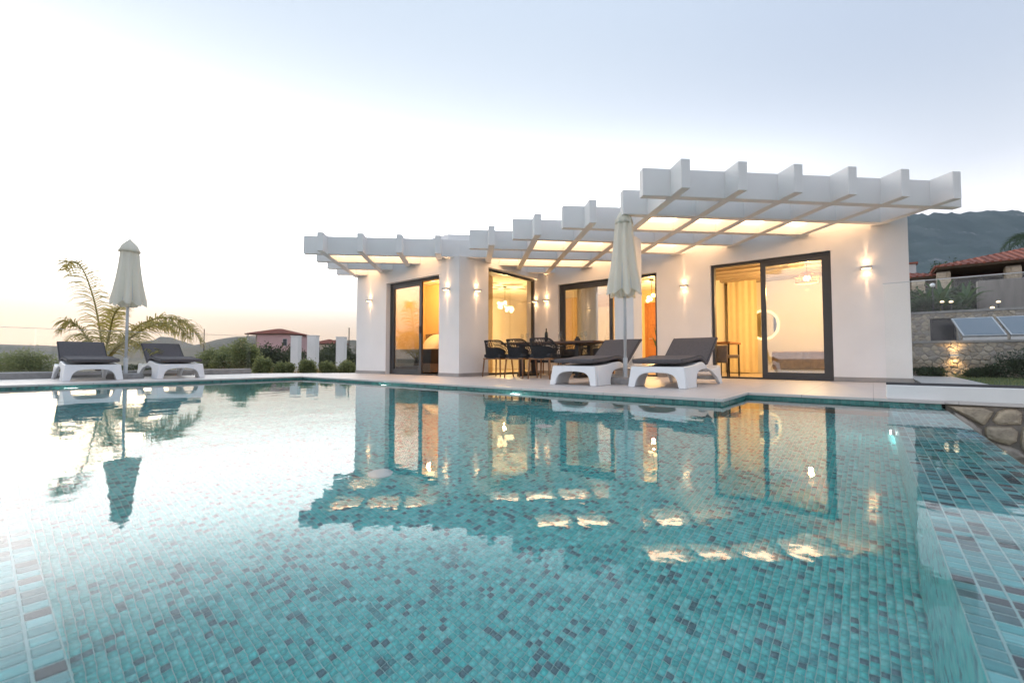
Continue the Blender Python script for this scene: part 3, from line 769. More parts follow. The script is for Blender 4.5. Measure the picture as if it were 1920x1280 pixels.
# ------------------------------------------------------------------ pool lights and floor inlets
PGp = 'round underwater pool lights'
def pool_light(loc, rz, label, power):
    t = thing('pool_light', label, 'pool light', loc, rz, PGp)
    def disc(r0, y0, y1, n=20):
        pts = [(r0*math.cos(2*math.pi*k/n), y0, r0*math.sin(2*math.pi*k/n)) for k in range(n)]
        return MB().extrude(pts, (0, y1-y0, 0))
    disc(0.10, 0.0, -0.02).build('rim', M['lamp_white'], t)
    disc(0.082, -0.0205, -0.026).build('lens', M['pool_glow'], t)
    add_light('area_light', 'AREA', (0, -0.04, 0), power, (0.80, 1.0, 0.95), t, 0.12, (R(90), 0, 0))
pool_light((-6.7, YF, -0.33), 0, 'glowing underwater lamp below the deck edge in front of the left sliding door', 10)
pool_light((-3.7, YF, -0.33), 0, 'glowing underwater lamp below the deck edge in front of the dining chairs', 10)
pool_light((XL, 0.95, -0.33), R(90), 'glowing underwater lamp in the far wall below the left pair of loungers', 10)
pool_light((XR, 4.3, -0.72), R(-90), 'glowing underwater lamp in the right hand pool wall', 12)
for (x, y, lab) in [(-2.34, 1.58, 'round white drain cover in the pool floor, the nearer one'), (-2.32, 3.28, 'round white drain cover in the pool floor, the farther one')]:
    o = MB().lathe([(0.075, 0.0), (0.075, 0.008), (0.06, 0.014), (0.02, 0.016)], (0, 0, 0), 24).build('floor_drain', M['white_resin'])
    o.location = (x, y, PD+0.004); tag(o, lab, 'drain', 'pool floor drains')

# ------------------------------------------------------------------ loungers
def poly_shell(outline_yz, x0, x1):
    return MB().extrude([(x0, y, z) for y, z in outline_yz], (x1-x0, 0, 0))

def curve(pts, n=6):
    out = []
    for i in range(len(pts)-1):
        p0 = Vector(pts[max(i-1,0)]); p1 = Vector(pts[i]); p2 = Vector(pts[i+1]); p3 = Vector(pts[min(i+2,len(pts)-1)])
        for k in range(n):
            t = k/n
            out.append(0.5*((2*p1)+(p2-p0)*t+(2*p0-5*p1+4*p2-p3)*t*t+(3*p1-p0-3*p2+p3)*t**3))
    out.append(Vector(pts[-1])); return out

def make_lounger():
    t = thing('sun_lounger', 'x', 'sun lounger', (0,0,0))
    W = 0.36
    top = [(0.0, 0.285), (0.30, 0.30), (0.62, 0.335), (0.80, 0.335), (1.02, 0.255), (1.25, 0.235), (1.50, 0.26), (1.66, 0.29)]
    topc = [(v[0], v[1]) for v in curve([(a, b, 0) for a, b in top], 5)]
    rear = [(1.70, 0.25), (1.66, 0.16), (1.685, 0.0), (1.55, 0.0)]
    arch = curve([(1.50, 0.04, 0), (1.36, 0.13, 0), (1.12, 0.215, 0), (0.80, 0.24, 0), (0.52, 0.20, 0), (0.40, 0.09, 0), (0.375, 0.0, 0)], 5)
    outline = topc + rear + [(v[0], v[1]) for v in arch] + [(0.0, 0.0)]
    for sx in (-1, 1):
        x0, x1 = (W-0.055, W) if sx > 0 else (-W, -W+0.055)
        mb = poly_shell(outline, x0, x1)
        # legs lean outwards a little
        mb.v = [(x + sx*0.035*(1-min(1, z/0.28)), y, z) for x, y, z in mb.v]
        mb.build('side_frame', M['white_resin'], t, bevel=0.012)
    # front panel with an arch between the two legs, as wide as the sides
    fp = [(-W, 0.283), (W, 0.283), (W, 0.0), (W-0.085, 0.0)]
    fp += [(v[0], v[1]) for v in curve([(W-0.09, 0.02, 0), (W-0.115, 0.13, 0), (W-0.19, 0.185, 0), (0, 0.20, 0), (-W+0.19, 0.185, 0), (-W+0.115, 0.13, 0), (-W+0.09, 0.02, 0)], 4)]
    fp += [(-W+0.085, 0.0), (-W, 0.0)]
    fm = MB().extrude([(x, -0.048, z) for x, z in fp], (0, 0.047, 0))
    fm.v = [(x*(1+0.097*(1-min(1, z/0.28))), y-0.035*(1-min(1, z/0.28)), z) for x, y, z in fm.v]
    fm.build('front_frame', M['white_resin'], t, bevel=0.010)
    # seat shell between the sides
    sh = MB(); lo = [(y, z-0.045) for y, z in topc[::-1]]
    sh.extrude([(-W+0.056, y, z) for y, z in [(a, b-0.006) for a, b in topc]+lo], (2*W-0.112, 0, 0)).build('seat_shell', M['white_resin'], t)
    MB().box(-W+0.06, W-0.06, 1.55, 1.60, 0.06, 0.12).build('rear_stretcher', M['white_resin'], t)
    # backrest shell
    bk = MB().extrude([(-0.31, 1.06, 0.27), (-0.31, 1.10, 0.25), (-0.31, 1.60, 0.575), (-0.31, 1.57, 0.60)], (0.62, 0, 0))
    bk.build('backrest', M['white_resin'], t, bevel=0.01)
    # one long cushion folded up along seat and back
    path = curve([(-0.05, 0.318, 0), (0.02, 0.325, 0), (0.35, 0.342, 0), (0.66, 0.372, 0), (0.82, 0.365, 0), (1.04, 0.292, 0), (1.16, 0.345, 0), (1.40, 0.515, 0), (1.60, 0.655, 0), (1.635, 0.665, 0)], 6)
    th = 0.062; hw = 0.345; vs = []; n = 14
    prof = []
    for k in range(n):
        a = 2*math.pi*k/n; cx, cz = math.cos(a), math.sin(a)
        prof.append((hw*math.copysign(abs(cx)**0.16, cx), th*0.5*math.copysign(abs(cz)**0.5, cz)))
    for i, p in enumerate(path):
        d = (path[min(i+1, len(path)-1)]-path[max(i-1, 0)]).normalized(); nn = Vector((-d.y, d.x, 0))
        e = min(1.0, 0.62+0.38*min(i, len(path)-1-i)/3.0)
        dip = 1.0 - 0.0*i
        for (x, q) in prof:
            c = Vector((p.x, p.y, 0)) + nn*(th*0.5 + q*e)
            vs.append((x*(0.965+0.035*e)*dip*(0.84, 0.93, 0.975, 1.0)[min(3, i, len(path)-1-i)], c.x, c.y))
    fs = [(i*n+k, (i+1)*n+k, (i+1)*n+(k+1)%n, i*n+(k+1)%n) for i in range(len(path)-1) for k in range(n)]
    fs += [tuple(range(n)), tuple((len(path)-1)*n+k for k in range(n-1, -1, -1))]
    c = MB().add(vs, fs).build('cushion', M['grey_fabric'], t, smooth=True)
    # piping seam round the edge
    for sx in (-1, 1):
        pts = []
        for i, p in enumerate(path):
            d = (path[min(i+1, len(path)-1)]-path[max(i-1, 0)]).normalized(); nn = Vector((-d.y, d.x, 0))
            q = Vector((p.x, p.y, 0))+nn*(th*0.92); pts.append((sx*(hw-0.012), q.x, q.y))
        MB().tube(pts, 0.0055, 6).build('piping', M['dark_cushion'], c, smooth=True)
    return t
LNG = 'white resin loungers with grey cushions by the pool'
lg0 = make_lounger()
for i, (x, y, rz, lab) in enumerate([
    (-2.23, 5.80, 0, 'white lounger with grey cushion under the lamp, rightmost on the terrace beside the bedroom door'),
    (-3.40, 5.60, 0, 'white lounger with grey cushion standing between the dining chairs and the open umbrella pole'),
    (-10.70, 1.31, 90, 'white lounger with grey cushion left of the far umbrella, leftmost in the photo'),
    (-10.72, 2.59, 90, 'white lounger with grey cushion right of the far umbrella, in front of the palm')]):
    o = lg0 if i == 0 else copy_tree(lg0)
    o.location = (x, y, 0.0); o.rotation_euler = (0, 0, R(rz)); tag(o, lab.replace('open umbrella', 'umbrella'), 'sun lounger', LNG)

# ------------------------------------------------------------------ umbrellas, tied shut
def umbrella(loc, label, rb, rt, zb, zt, seed, cap):
    t = thing('umbrella', label, 'umbrella', loc, 0, 'closed cream umbrellas')
    MB().lathe([(0.28, 0.0), (0.285, 0.03), (0.27, 0.085), (0.24, 0.10), (0.05, 0.105)], n=28).build('base', M['concrete'], t, smooth=False)
    MB().lathe([(0.034, 0.10), (0.034, 0.36), (0.036, 0.37), (0.036, 0.40)], n=14).build('sleeve', M['pole_paint'], t)
    MB().tube([(0,0,0.36), (0,0,zt-0.02)], 0.024, 14).build('pole', M['pole_paint'], t, smooth=True)
    rnd = random.Random(seed); ph = [rnd.uniform(0, 6.28) for _ in range(3)]
    def fold(th, f):
        return 1 + (0.07+0.15*(1-f))*math.cos(8*th+ph[0]+0.5*math.sin(3*f+ph[1])) + 0.04*math.cos(3*th+ph[2])
    prof = []
    for k in range(19):
        f = k/18.0
        prof.append((rt + (rb-rt)*((1-f)**1.7)*0.75 + (rb-rt)*0.25*(1-f), zb + (zt-0.16-zb)*f))
    mb = MB(); n = 72
    mb.lathe(prof, (0,0,0), n, fold)
    mb.f = mb.f[:-2]
    # scalloped hem
    for k in range(n):
        th = 2*math.pi*k/n; x, y, z = mb.v[k]; mb.v[k] = (x, y, z - 0.035 - 0.04*math.cos(8*th+ph[0]) - 0.02*math.sin(5*th))
    c = mb.build('canopy', M['canvas'], t, smooth=True)
    # valance tucked inside the hem
    mv = MB(); mv.lathe([(rb*0.45, zb-0.10), (rb*0.62, zb-0.03), (rb*0.75, zb+0.06), (rb*0.70, zb+0.16)], (0,0,0), n, lambda th, f: 1+0.22*math.cos(8*th+1.0)+0.10*math.cos(13*th))
    mv.f = mv.f[:-2]; mv.build('valance', M['canvas'], c, smooth=True)
    MB().lathe([(cap*1.14, zt-0.235), (cap*1.0, zt-0.175), (cap*0.80, zt-0.10), (cap*0.5, zt-0.04), (0.035, zt), (0.012, zt+0.03)], (0,0,0), 48, lambda th, f: 1+0.06*(1-f)*math.cos(8*th+ph[0])).build('vent_cap', M['canvas'], c, smooth=True)
    for k in range(8):
        th = 2*math.pi*(k+0.5)/8-ph[0]/8
        pts = [(0.02*math.cos(th), 0.02*math.sin(th), zt-0.12), (rt*0.6*math.cos(th), rt*0.6*math.sin(th), zt-0.3), (rb*0.80*math.cos(th), rb*0.80*math.sin(th), zb+0.02)]
        MB().tube(pts, 0.008, 6).build('rib', M['pole_paint'], t)
    return t
umbrella((-11.3, 1.84, 0), 'closed cream umbrella between the two loungers at the far left, palm fronds behind', 0.235, 0.135, 1.50, 2.72, 3, 0.15)
umbrella((-2.95, 6.35, 0), 'closed cream umbrella between the two loungers on the right, in front of the villa', 0.225, 0.125, 1.44, 2.72, 8, 0.12)

# ------------------------------------------------------------------ dining set
tb = thing('dining_table', 'long dark wooden dining table with trestle legs under the pergola', 'table', (-5.3, 7.92, 0))
for k in range(6):
    y = -0.45+k*0.151
    MB().box(-1.18, 1.18, y, y+0.147, 0.70, 0.742).build('plank', M['dark_wood'], tb, bevel=0.004)
for sx in (-0.72, 0.72):
    MB().box(sx-0.045, sx+0.045, -0.36, 0.36, 0.0, 0.06).build('foot', M['black'], tb, bevel=0.005)
    for sy in (-0.24, 0.24): MB().box(sx-0.04, sx+0.04, sy-0.06, sy+0.06, 0.06, 0.66).build('leg', M['black'], tb, bevel=0.005)
    MB().box(sx-0.045, sx+0.045, -0.38, 0.38, 0.66, 0.699).build('bearer', M['black'], tb)
MB().box(-0.67, 0.67, -0.03, 0.03, 0.30, 0.36).build('stretcher', M['black'], tb)

def make_chair():
    t = thing('dining_chair', 'x', 'chair', (0,0,0))
    for sx in (-1, 1):
        for sy in (-1, 1):
            MB().tube([(sx*0.265, sy*0.245, 0.0), (sx*0.235, sy*0.215, 0.415)], [0.014, 0.021], 8).build('leg', M['wood'], t, smooth=True)
    MB().box(-0.255, 0.255, -0.24, 0.24, 0.385, 0.418).build('seat_frame', M['wood'], t, bevel=0.006)
    MB().box(-0.25, 0.25, -0.22, 0.25, 0.43, 0.50).build('seat_cushion', M['dark_cushion'], t, bevel=0.022, seg=3)
    lower = []; upper = []
    nn = 31
    for k in range(nn):
        u = -1+2*k/(nn-1); a = math.pi*0.5*u
        sx = math.copysign(abs(math.sin(a))**0.6, u); cy = math.cos(a)**0.55 if math.cos(a) > 1e-6 else 0
        lower.append(Vector((0.265*sx, 0.16-0.40*cy, 0.42)))
        zt = 0.645+0.155*smooth01((cy-0.35)/0.6)
        upper.append(Vector((0.295*sx, 0.20-0.485*cy, zt)))
    MB().tube(upper, 0.016, 8).build('top_rail', M['rope'], t, smooth=True)
    MB().tube(lower, 0.014, 8).build('lower_rail', M['rope'], t, smooth=True)
    mb = MB()
    for k in range(nn):
        for dk in (-3, 3):
            j = k+dk
            if 0 <= j < nn:
                a, b = lower[k], upper[j]; m_ = (a+b)/2
                mb.tube([a, m_, b], 0.0065, 4, caps=False)
    mb.build('rope_weave', M['rope'], t)
    # padded band low on the back
    band = MB(); vs = []; fs = []
    for k in range(3, nn-3):
        for f in (0.05, 0.60):
            p = lower[k].lerp(upper[k], f); q = p*0.965; vs.append((q.x, q.y, p.z))
    m_ = len(vs)//2
    for k in range(m_-1): fs.append((2*k, 2*k+2, 2*k+3, 2*k+1))
    band.add(vs, fs).build('back_pad', M['dark_cushion'], t, smooth=True)
    return t
CH = 'charcoal rope dining chairs with wooden legs'
ch0 = make_chair()
chairs = [(-6.22, 7.10, 2, 'leftmost of the near row of rope chairs, beside the side wall'),
          (-5.50, 6.98, -3, 'middle chair of the near row, its back towards the pool'),
          (-4.86, 6.92, 3, 'third chair of the near row, closest to the lounger, back towards the pool'),
          (-6.10, 8.72, 180, 'rope chair on the house side of the table, below the pair of wall lamps'),
          (-5.40, 8.74, 183, 'rope chair on the house side of the table, in front of the living room door'),
          (-4.70, 8.70, 177, 'rope chair on the house side near the table end, in front of the glass door'),
          (-3.88, 8.15, 100, 'rope chair at the right hand head of the table beside the white column')]
for i, (x, y, rz, lab) in enumerate(chairs):
    o = ch0 if i == 0 else copy_tree(ch0)
    o.location = (x, y, 0); o.rotation_euler = (0, 0, R(rz)); o.scale = (0.92, 0.92, 0.96); tag(o, lab, 'chair', CH)

def tabletop_item(name, prof, m, x, y, label, cat, grp=None, n=14):
    o = MB().lathe(prof, (0,0,0), n).build(name, M[m], smooth=True); o.location = (x, y, 0.742)
    return tag(o, label, cat, grp)
tabletop_item('wine_bottle', [(0.036, 0), (0.037, 0.18), (0.030, 0.22), (0.014, 0.25), (0.013, 0.31), (0.015, 0.312)], 'bottle', -5.55, 7.95, 'dark tall wine bottle standing on the dining table', 'bottle')
gl = [(0.033, 0), (0.032, 0.004), (0.005, 0.010), (0.004, 0.085), (0.030, 0.11), (0.039, 0.15), (0.033, 0.20)]
for (x, y, lab) in [(-6.15, 7.85, 'stemmed glass near the left end of the table in front of the side window'), (-5.85, 7.65, 'stemmed glass left of the wine bottle'),
                    (-5.05, 7.75, 'stemmed glass just right of the wine bottle, in front of the door frame'), (-4.75, 8.1, 'stemmed glass before the living room door glass'), (-4.45, 7.75, 'stemmed glass near the right end of the table')]:
    tabletop_item('wine_glass', gl, 'clear', x, y, lab, 'glass', 'wine glasses on the dining table')
tabletop_item('candle_pot', [(0.05, 0), (0.062, 0.03), (0.06, 0.07), (0.035, 0.085), (0.03, 0.12)], 'black', -4.88, 8.15, 'squat black pot at the middle right of the dining table', 'pot')
tabletop_item('candle_pot', [(0.04, 0), (0.045, 0.05), (0.03, 0.07), (0.02, 0.10)], 'black', -5.15, 7.95, 'small black candle holder near the centre of the table', 'pot')

# ------------------------------------------------------------------ indoors
def room_light(loc, power, colr, r=0.15):
    return loc, power, colr, r
def chandelier(loc, label, r, nb, power, glow='bulb_glow', seed=1):
    t = thing('chandelier', label, 'lamp', loc)
    MB().tube([(0,0,0), (0,0,2.595-loc[2])], 0.006, 6).build('rod', M['black'], t)
    MB().lathe([(0.06, 2.575-loc[2]), (0.06, 2.596-loc[2])], n=14).build('canopy_plate', M['black'], t)
    rnd = random.Random(seed)
    for k in range(nb):
        a = 6.283*k/nb + rnd.uniform(-.2, .2); rr = r*rnd.uniform(0.35, 1.0); z = rnd.uniform(-0.75, 0.35)*r
        p = (rr*math.cos(a), rr*math.sin(a), z)
        MB().tube([(0,0,0.1*r), p], 0.004, 5).build('arm', M['black'], t)
        MB().sphere(p, 0.055, 12, 8).build('globe', M[glow], t, smooth=True)
    add_light('point_light', 'POINT', (0, 0, -0.75*r-0.22), power, WARM, t, 0.04)
    return t
chandelier((-8.70, 10.25, 2.02), 'cluster of glowing glass globes seen through the tall side window', 0.26, 13, 95, seed=3)
chandelier((-4.72, 11.9, 2.12), 'bright globe lamp seen in the gap beside the white column', 0.16, 7, 85, seed=5)

pend = thing('pendant_lamp', 'woven basket pendant lamp in the right bedroom', 'lamp', (-1.05, 11.3, 2.12))
MB().tube([(0,0,0.12), (0,0,0.47)], 0.006, 6).build('cord', M['black'], pend)
mbw = MB()
for k in range(20):
    a = 6.283*k/20
    mbw.tube([(0.05*math.cos(a), 0.05*math.sin(a), 0.13), (0.22*math.cos(a+.15), 0.22*math.sin(a+.15), 0.03), (0.20*math.cos(a+.4), 0.20*math.sin(a+.4), -0.10)], 0.006, 5)
for z, r in ((-0.10, 0.20), (0.03, 0.22), (0.13, 0.05)):
    mbw.tube([(r*math.cos(6.283*k/24), r*math.sin(6.283*k/24), z) for k in range(25)], 0.007, 5)
mbw.build('lamp_shade', M['wood'], pend)
MB().sphere((0,0,0), 0.07, 14, 10).build('bulb', M['bulb_glow'], pend, smooth=True)
add_light('point_light', 'POINT', (0, 0, -0.25), 120, WARM, pend, 0.035)

def mirror(loc, rz, r, label, ring):
    t = thing('round_mirror', label, 'mirror', loc, rz)
    n = 40
    disc = lambda rr, y0, y1: MB().extrude([(rr*math.cos(2*math.pi*k/n), y0, rr*1.12*math.sin(2*math.pi*k/n)) for k in range(n)], (0, y1-y0, 0))
    disc(r, -0.03, -0.05).build('glass', M['mirror'], t)
    disc(r*(1.17 if ring else 1.06), -0.001, -0.028).build('light_ring' if ring else 'frame', M['ring_glow' if ring else 'wood'], t)
mirror((-2.20, 13.2, 1.28), 0, 0.31, 'round mirror with a glowing ring on the bedroom back wall', True)
mirror((-9.35, 13.66, 1.35), 0, 0.55, 'large round mirror in the hall seen through the tall side window', False)

bed = thing('bed', 'bed with ochre throw behind the right hand glass door', 'bed', (-0.78, 11.8, 0))
MB().box(-0.85, 0.80, -1.0, 1.0, 0.06, 0.30).build('bed_frame', M['linen'], bed, bevel=0.01)
MB().box(-0.82, 0.78, -0.97, 0.97, 0.302, 0.52).build('mattress', M['linen'], bed, bevel=0.05, seg=3)
MB().box(-0.88, 0.2, -1.03, 1.03, 0.16, 0.545).build('throw', M['throw'], bed, bevel=0.04, seg=3)
MB().box(0.80, 0.90, -1.3, 1.3, 0.0, 0.95).build('headboard', M['room_wall'], bed, bevel=0.01)
for y in (-0.5, 0.5): MB().sphere((0.55, y, 0.66), 0.28, 14, 8, 0.5).build('pillow', M['linen'], bed, smooth=True)

bed2 = thing('bed', 'bed with dark throw and white pillows in the left bedroom', 'bed', (-9.25, 7.62, 0))
MB().box(-0.92, 0.92, -0.62, 0.86, 0.05, 0.28).build('bed_frame', M['taupe'], bed2, bevel=0.01)
MB().box(-0.90, 0.90, -0.60, 0.86, 0.282, 0.60).build('mattress', M['linen'], bed2, bevel=0.05, seg=3)
MB().box(-0.93, 0.94, -0.63, -0.05, 0.26, 0.63).build('throw', M['black'], bed2, bevel=0.04, seg=3)
MB().box(-1.1, 1.1, 0.90, 0.96, 0.0, 1.12).build('headboard', M['taupe'], bed2, bevel=0.01)
for k in range(10): MB().box(-1.09+0.22*k, -0.89+0.22*k, 0.875, 0.899, 0.45, 1.11).build('headboard_panel', M['taupe'], bed2, bevel=0.01)
for x in (-0.45, 0.45):
    p_ = MB().sphere((0,0,0), 0.34, 16, 10, 0.45).build('pillow', M['linen'], bed2, smooth=True); p_.location = (x, 0.62, 0.82); p_.rotation_euler = (R(50), 0, 0)
bl = thing('ceiling_lamp', 'small round ceiling lamp lighting the left bedroom', 'lamp', (-9.2, 7.7, 2.55))
MB().lathe([(0.14, -0.05), (0.16, 0.0), (0.16, 0.045)], n=20).build('lamp_shade', M['bulb_glow'], bl)
add_light('point_light', 'POINT', (0, 0, -0.2), 62, (1.0, 0.54, 0.18), bl, 0.05)

desk = thing('desk', 'small wooden desk on black legs just inside the open bedroom door', 'desk', (-2.72, 10.6, 0))
MB().box(-0.36, 0.40, -0.5, 0.5, 0.71, 0.75).build('desk_top', M['door_wood'], desk, bevel=0.004)
for sx in (-0.32, 0.36):
    for sy in (-0.45, 0.45): MB().box(sx-0.015, sx+0.015, sy-0.015, sy+0.015, 0, 0.709).build('leg', M['black'], desk)
dch = thing('desk_chair', 'taupe upholstered chair standing at the small desk', 'chair', (-2.42, 10.0, 0), R(-20))
MB().box(-0.22, 0.22, -0.22, 0.22, 0.40, 0.47).build('seat', M['taupe'], dch, bevel=0.02)
MB().box(-0.22, 0.22, -0.25, -0.19, 0.30, 0.66).build('backrest', M['taupe'], dch, bevel=0.02)
for sx in (-0.2, 0.2):
    for sy in (-0.2, 0.2): MB().tube([(sx, sy, 0), (sx, sy, 0.40)], 0.011, 6).build('leg', M['black'], dch)

def curtain(x0, x1, y, label, amp=0.008, pitch=0.15):
    pts = []; n = int((x1-x0)/0.012)
    vs = []; fs = []
    for k in range(n+1):
        x = x0+(x1-x0)*k/n; yy = y+amp*math.sin(6.283*(x-x0)/pitch)+0.01*math.sin(17*x)
        vs += [(x-x0, yy-y, 0.02), (x-x0, yy-y+0.008*math.sin(9*x), 2.5)]
    for k in range(n): fs.append((2*k, 2*k+2, 2*k+3, 2*k+1))
    o = MB().add(vs, fs).build('curtain', M['curtain'], smooth=True); o.location = (x0, y, 0); return tag(o, label, 'curtain')
curtain(-3.0, -2.30, 12.9, 'sheer full height curtain at the back left of the right bedroom')
curtain(-5.95, -5.35, 9.95, 'pale full height curtain behind the living room glass')
pic = thing('wardrobe', 'tall pale wardrobe at the back of the lit living room', 'wardrobe', (-7.2, 13.35, 0))
MB().box(-0.5, 0.5, -0.28, 0.28, 0, 2.1).build('carcass', M['room_wall'], pic, bevel=0.006)
for sx in (-0.25, 0.25): MB().box(sx-0.24, sx+0.24, -0.302, -0.281, 0.05, 2.06).build('door', M['room_wall'], pic, bevel=0.004)
# potted plant beside the open living room door
def leaf_blade(mb, base, az, length, width, droop, segs=6, up0=1.2):
    p = Vector(base); d = Vector((math.cos(az)*math.cos(up0), math.sin(az)*math.cos(up0), math.sin(up0)))
    side = Vector((-math.sin(az), math.cos(az), 0)); rows = []
    for k in range(segs+1):
        f = k/segs; wv = width*math.sin(math.pi*min(0.98, 0.08+0.9*f))**0.8
        nrm = side.cross(d); rows.append((p-side*wv/2+nrm*0.12*wv, p.copy(), p+side*wv/2+nrm*0.12*wv))
        p = p + d*length/segs; d = (d + Vector((0,0,-droop/segs))).normalized()
    vs = [v for r_ in rows for v in r_]; fs = []
    for k in range(segs):
        fs += [(3*k, 3*k+1, 3*k+4, 3*k+3), (3*k+1, 3*k+2, 3*k+5, 3*k+4)]
    mb.add(vs, fs)
pp = thing('potted_plant', 'slender potted plant inside the living room opening', 'plant', (-3.75, 9.95, 0))
MB().lathe([(0.12, 0), (0.15, 0.28), (0.14, 0.28), (0.13, 0.25)], n=18).build('pot', M['pole_paint'], pp)
mb = MB(); rnd = random.Random(2)
for k in range(9): leaf_blade(mb, (0, 0, 0.25), rnd.uniform(0, 6.28), rnd.uniform(0.5, 1.0), 0.05, rnd.uniform(0.5, 1.3), up0=1.35)
mb.build('leaves', M['banana'], pp, smooth=True)

# ------------------------------------------------------------------ walls of rubble stone
def clip(poly, nx_, ny_, c):
    out_ = []
    for i in range(len(poly)):
        a, b = poly[i], poly[(i+1) % len(poly)]
        da, db = a[0]*nx_+a[1]*ny_-c, b[0]*nx_+b[1]*ny_-c
        if da <= 0: out_.append(a)
        if (da < 0 < db) or (db < 0 < da):
            t = da/(da-db); out_.append((a[0]+(b[0]-a[0])*t, a[1]+(b[1]-a[1])*t))
    return out_

def stone_cells(w_, h_, size, seed, holes=()):
    rnd = random.Random(seed); pts = []
    nx_, nz_ = max(1, round(w_/(size*1.25))), max(1, round(h_/(size*0.8)))
    for j in range(nz_):
        for i in range(nx_):
            pts.append(((i+0.5+(0.5 if j % 2 else 0)*0.8-0.2+rnd.uniform(-.36, .36))*w_/nx_, (j+0.5+rnd.uniform(-.36, .36))*h_/nz_))
    cells = []
    for i, p in enumerate(pts):
        poly = [(0,0), (w_,0), (w_,h_), (0,h_)]
        for j, q in enumerate(pts):
            if i == j or abs(p[0]-q[0]) > size*5 or abs(p[1]-q[1]) > size*5: continue
            nx2, ny2 = q[0]-p[0], q[1]-p[1]
            poly = clip(poly, nx2, ny2, ((q[0]**2+q[1]**2)-(p[0]**2+p[1]**2))/2)
            if len(poly) < 3: break
        if len(poly) < 3: continue
        cx = sum(a for a, b in poly)/len(poly); cz = sum(b for a, b in poly)/len(poly)
        if any(x0 < cx < x1 and z0 < cz < z1 for x0, x1, z0, z1 in holes): continue
        for x0, x1, z0, z1 in holes:          # trim cells that reach into an opening
            if z0 < cz < z1:
                if cx <= x0: poly = clip(poly, 1, 0, x0)
                elif cx >= x1: poly = clip(poly, -1, 0, -x1)
            elif x0 < cx < x1:
                if cz <= z0: poly = clip(poly, 0, 1, z0)
                elif cz >= z1: poly = clip(poly, 0, -1, -z1)
        if len(poly) >= 3: cells.append(poly)
    return cells

def rubble(parent, x0, z0, yf, w_, h_, size, seed, gap=0.012, proud=0.035, holes=(), mats=('stone', 'stone_b', 'stone_c'), joined=False):
    rnd = random.Random(seed+99); jm = MB()
    for poly in stone_cells(w_, h_, size, seed, holes):
        cx = sum(a for a, b in poly)/len(poly); cz = sum(b for a, b in poly)/len(poly)
        q = []
        for i in range(len(poly)):     # cut the corners so stones look worn
            a, b = poly[i], poly[(i+1) % len(poly)]
            if math.hypot(a[0]-b[0], a[1]-b[1]) < size*0.12: q.append(((a[0]+b[0])/2, (a[1]+b[1])/2)); continue
            q.append((a[0]*.76+b[0]*.24, a[1]*.76+b[1]*.24)); q.append((a[0]*.24+b[0]*.76, a[1]*.24+b[1]*.76))
        def inset(p, g):
            dx, dz = cx-p[0], cz-p[1]; L = math.hypot(dx, dz)+1e-6; return (p[0]+dx/L*g, p[1]+dz/L*g)
        pr = proud*rnd.uniform(0.6, 1.3); k = len(q); vs = []
        r1 = [inset(p, gap) for p in q]; r2 = [inset(p, gap+size*0.05) for p in q]; r3 = [inset(p, gap+size*0.17) for p in q]
        tx, tz = rnd.uniform(-.12, .12), rnd.uniform(-.12, .12)
        for r_, d in ((r1, 0.0), (r2, 0.75), (r3, 1.0)):
            for p in r_:
                y = -(pr*d + (tx*(p[0]-cx)+tz*(p[1]-cz))*d*0.5) - (0.004*rnd.uniform(-1, 1) if d == 1 else 0)
                vs.append((p[0]-cx, y, p[1]-cz))
        fs = [(i+a*k, (i+1) % k+a*k, (i+1) % k+(a+1)*k, i+(a+1)*k) for a in (0, 1) for i in range(k)]
        fs.append(tuple(2*k+i for i in range(k)))
        if joined: jm.add([(a+x0+cx, b+yf, c+z0+cz) for a, b, c in vs], fs); continue
        o = MB().add(vs, fs).build('stone', M[rnd.choice(mats)], parent, smooth=False)
        ox, oy, oz = parent['_o']; o.location = (x0+cx-ox, yf-oy, z0+cz-oz)
    if joined:
        o = jm.build('stones', M[mats[0]], parent, world=True); o['kind'] = 'stuff'

rw = thing('stone_retaining_wall', 'rough rubble retaining wall below the glass fence at the pool corner', 'wall', (0.52, YF2+0.06, -2.3))
MB().box(XR+RIMW+0.03, 5.5, YF2+0.06, YF2+0.5, -2.3, -0.035).build('mortar_core', M['mortar'], rw, world=True)
rubble(rw, XR+RIMW+0.03, -2.3, YF2+0.06, 3.4, 2.262, 0.20, 11, 0.009, 0.05)

kb = thing('low_wall', 'low white kerb wall carrying the glass fence right of the pool', 'wall', (0.10, YF2+0.02, 0))
MB().box(0.10, 5.5, YF2+0.015, YF2+0.20, 0.0, 0.13).build('kerb', M['plaster'], kb, world=True, bevel=0.006)
gf = thing('glass_fence', 'frameless glass fence on the low white wall at the right', 'fence', (0.10, YF2+0.1, 0.13))
MB().box(0.10, 5.5, YF2+0.085, YF2+0.13, 0.13, 0.155).build('base_channel', M['alu'], gf, world=True)
for x0 in (0.10, 2.0, 3.9):
    MB().box(x0+0.004, x0+1.89, YF2+0.10, YF2+0.115, 0.155, 1.14).build('pane', M['fence_glass'], gf, world=True)
MB().box(0.10, 5.5, YF2+0.099, YF2+0.116, 1.1402, 1.148).build('top_edge', M['silver'], gf, world=True)

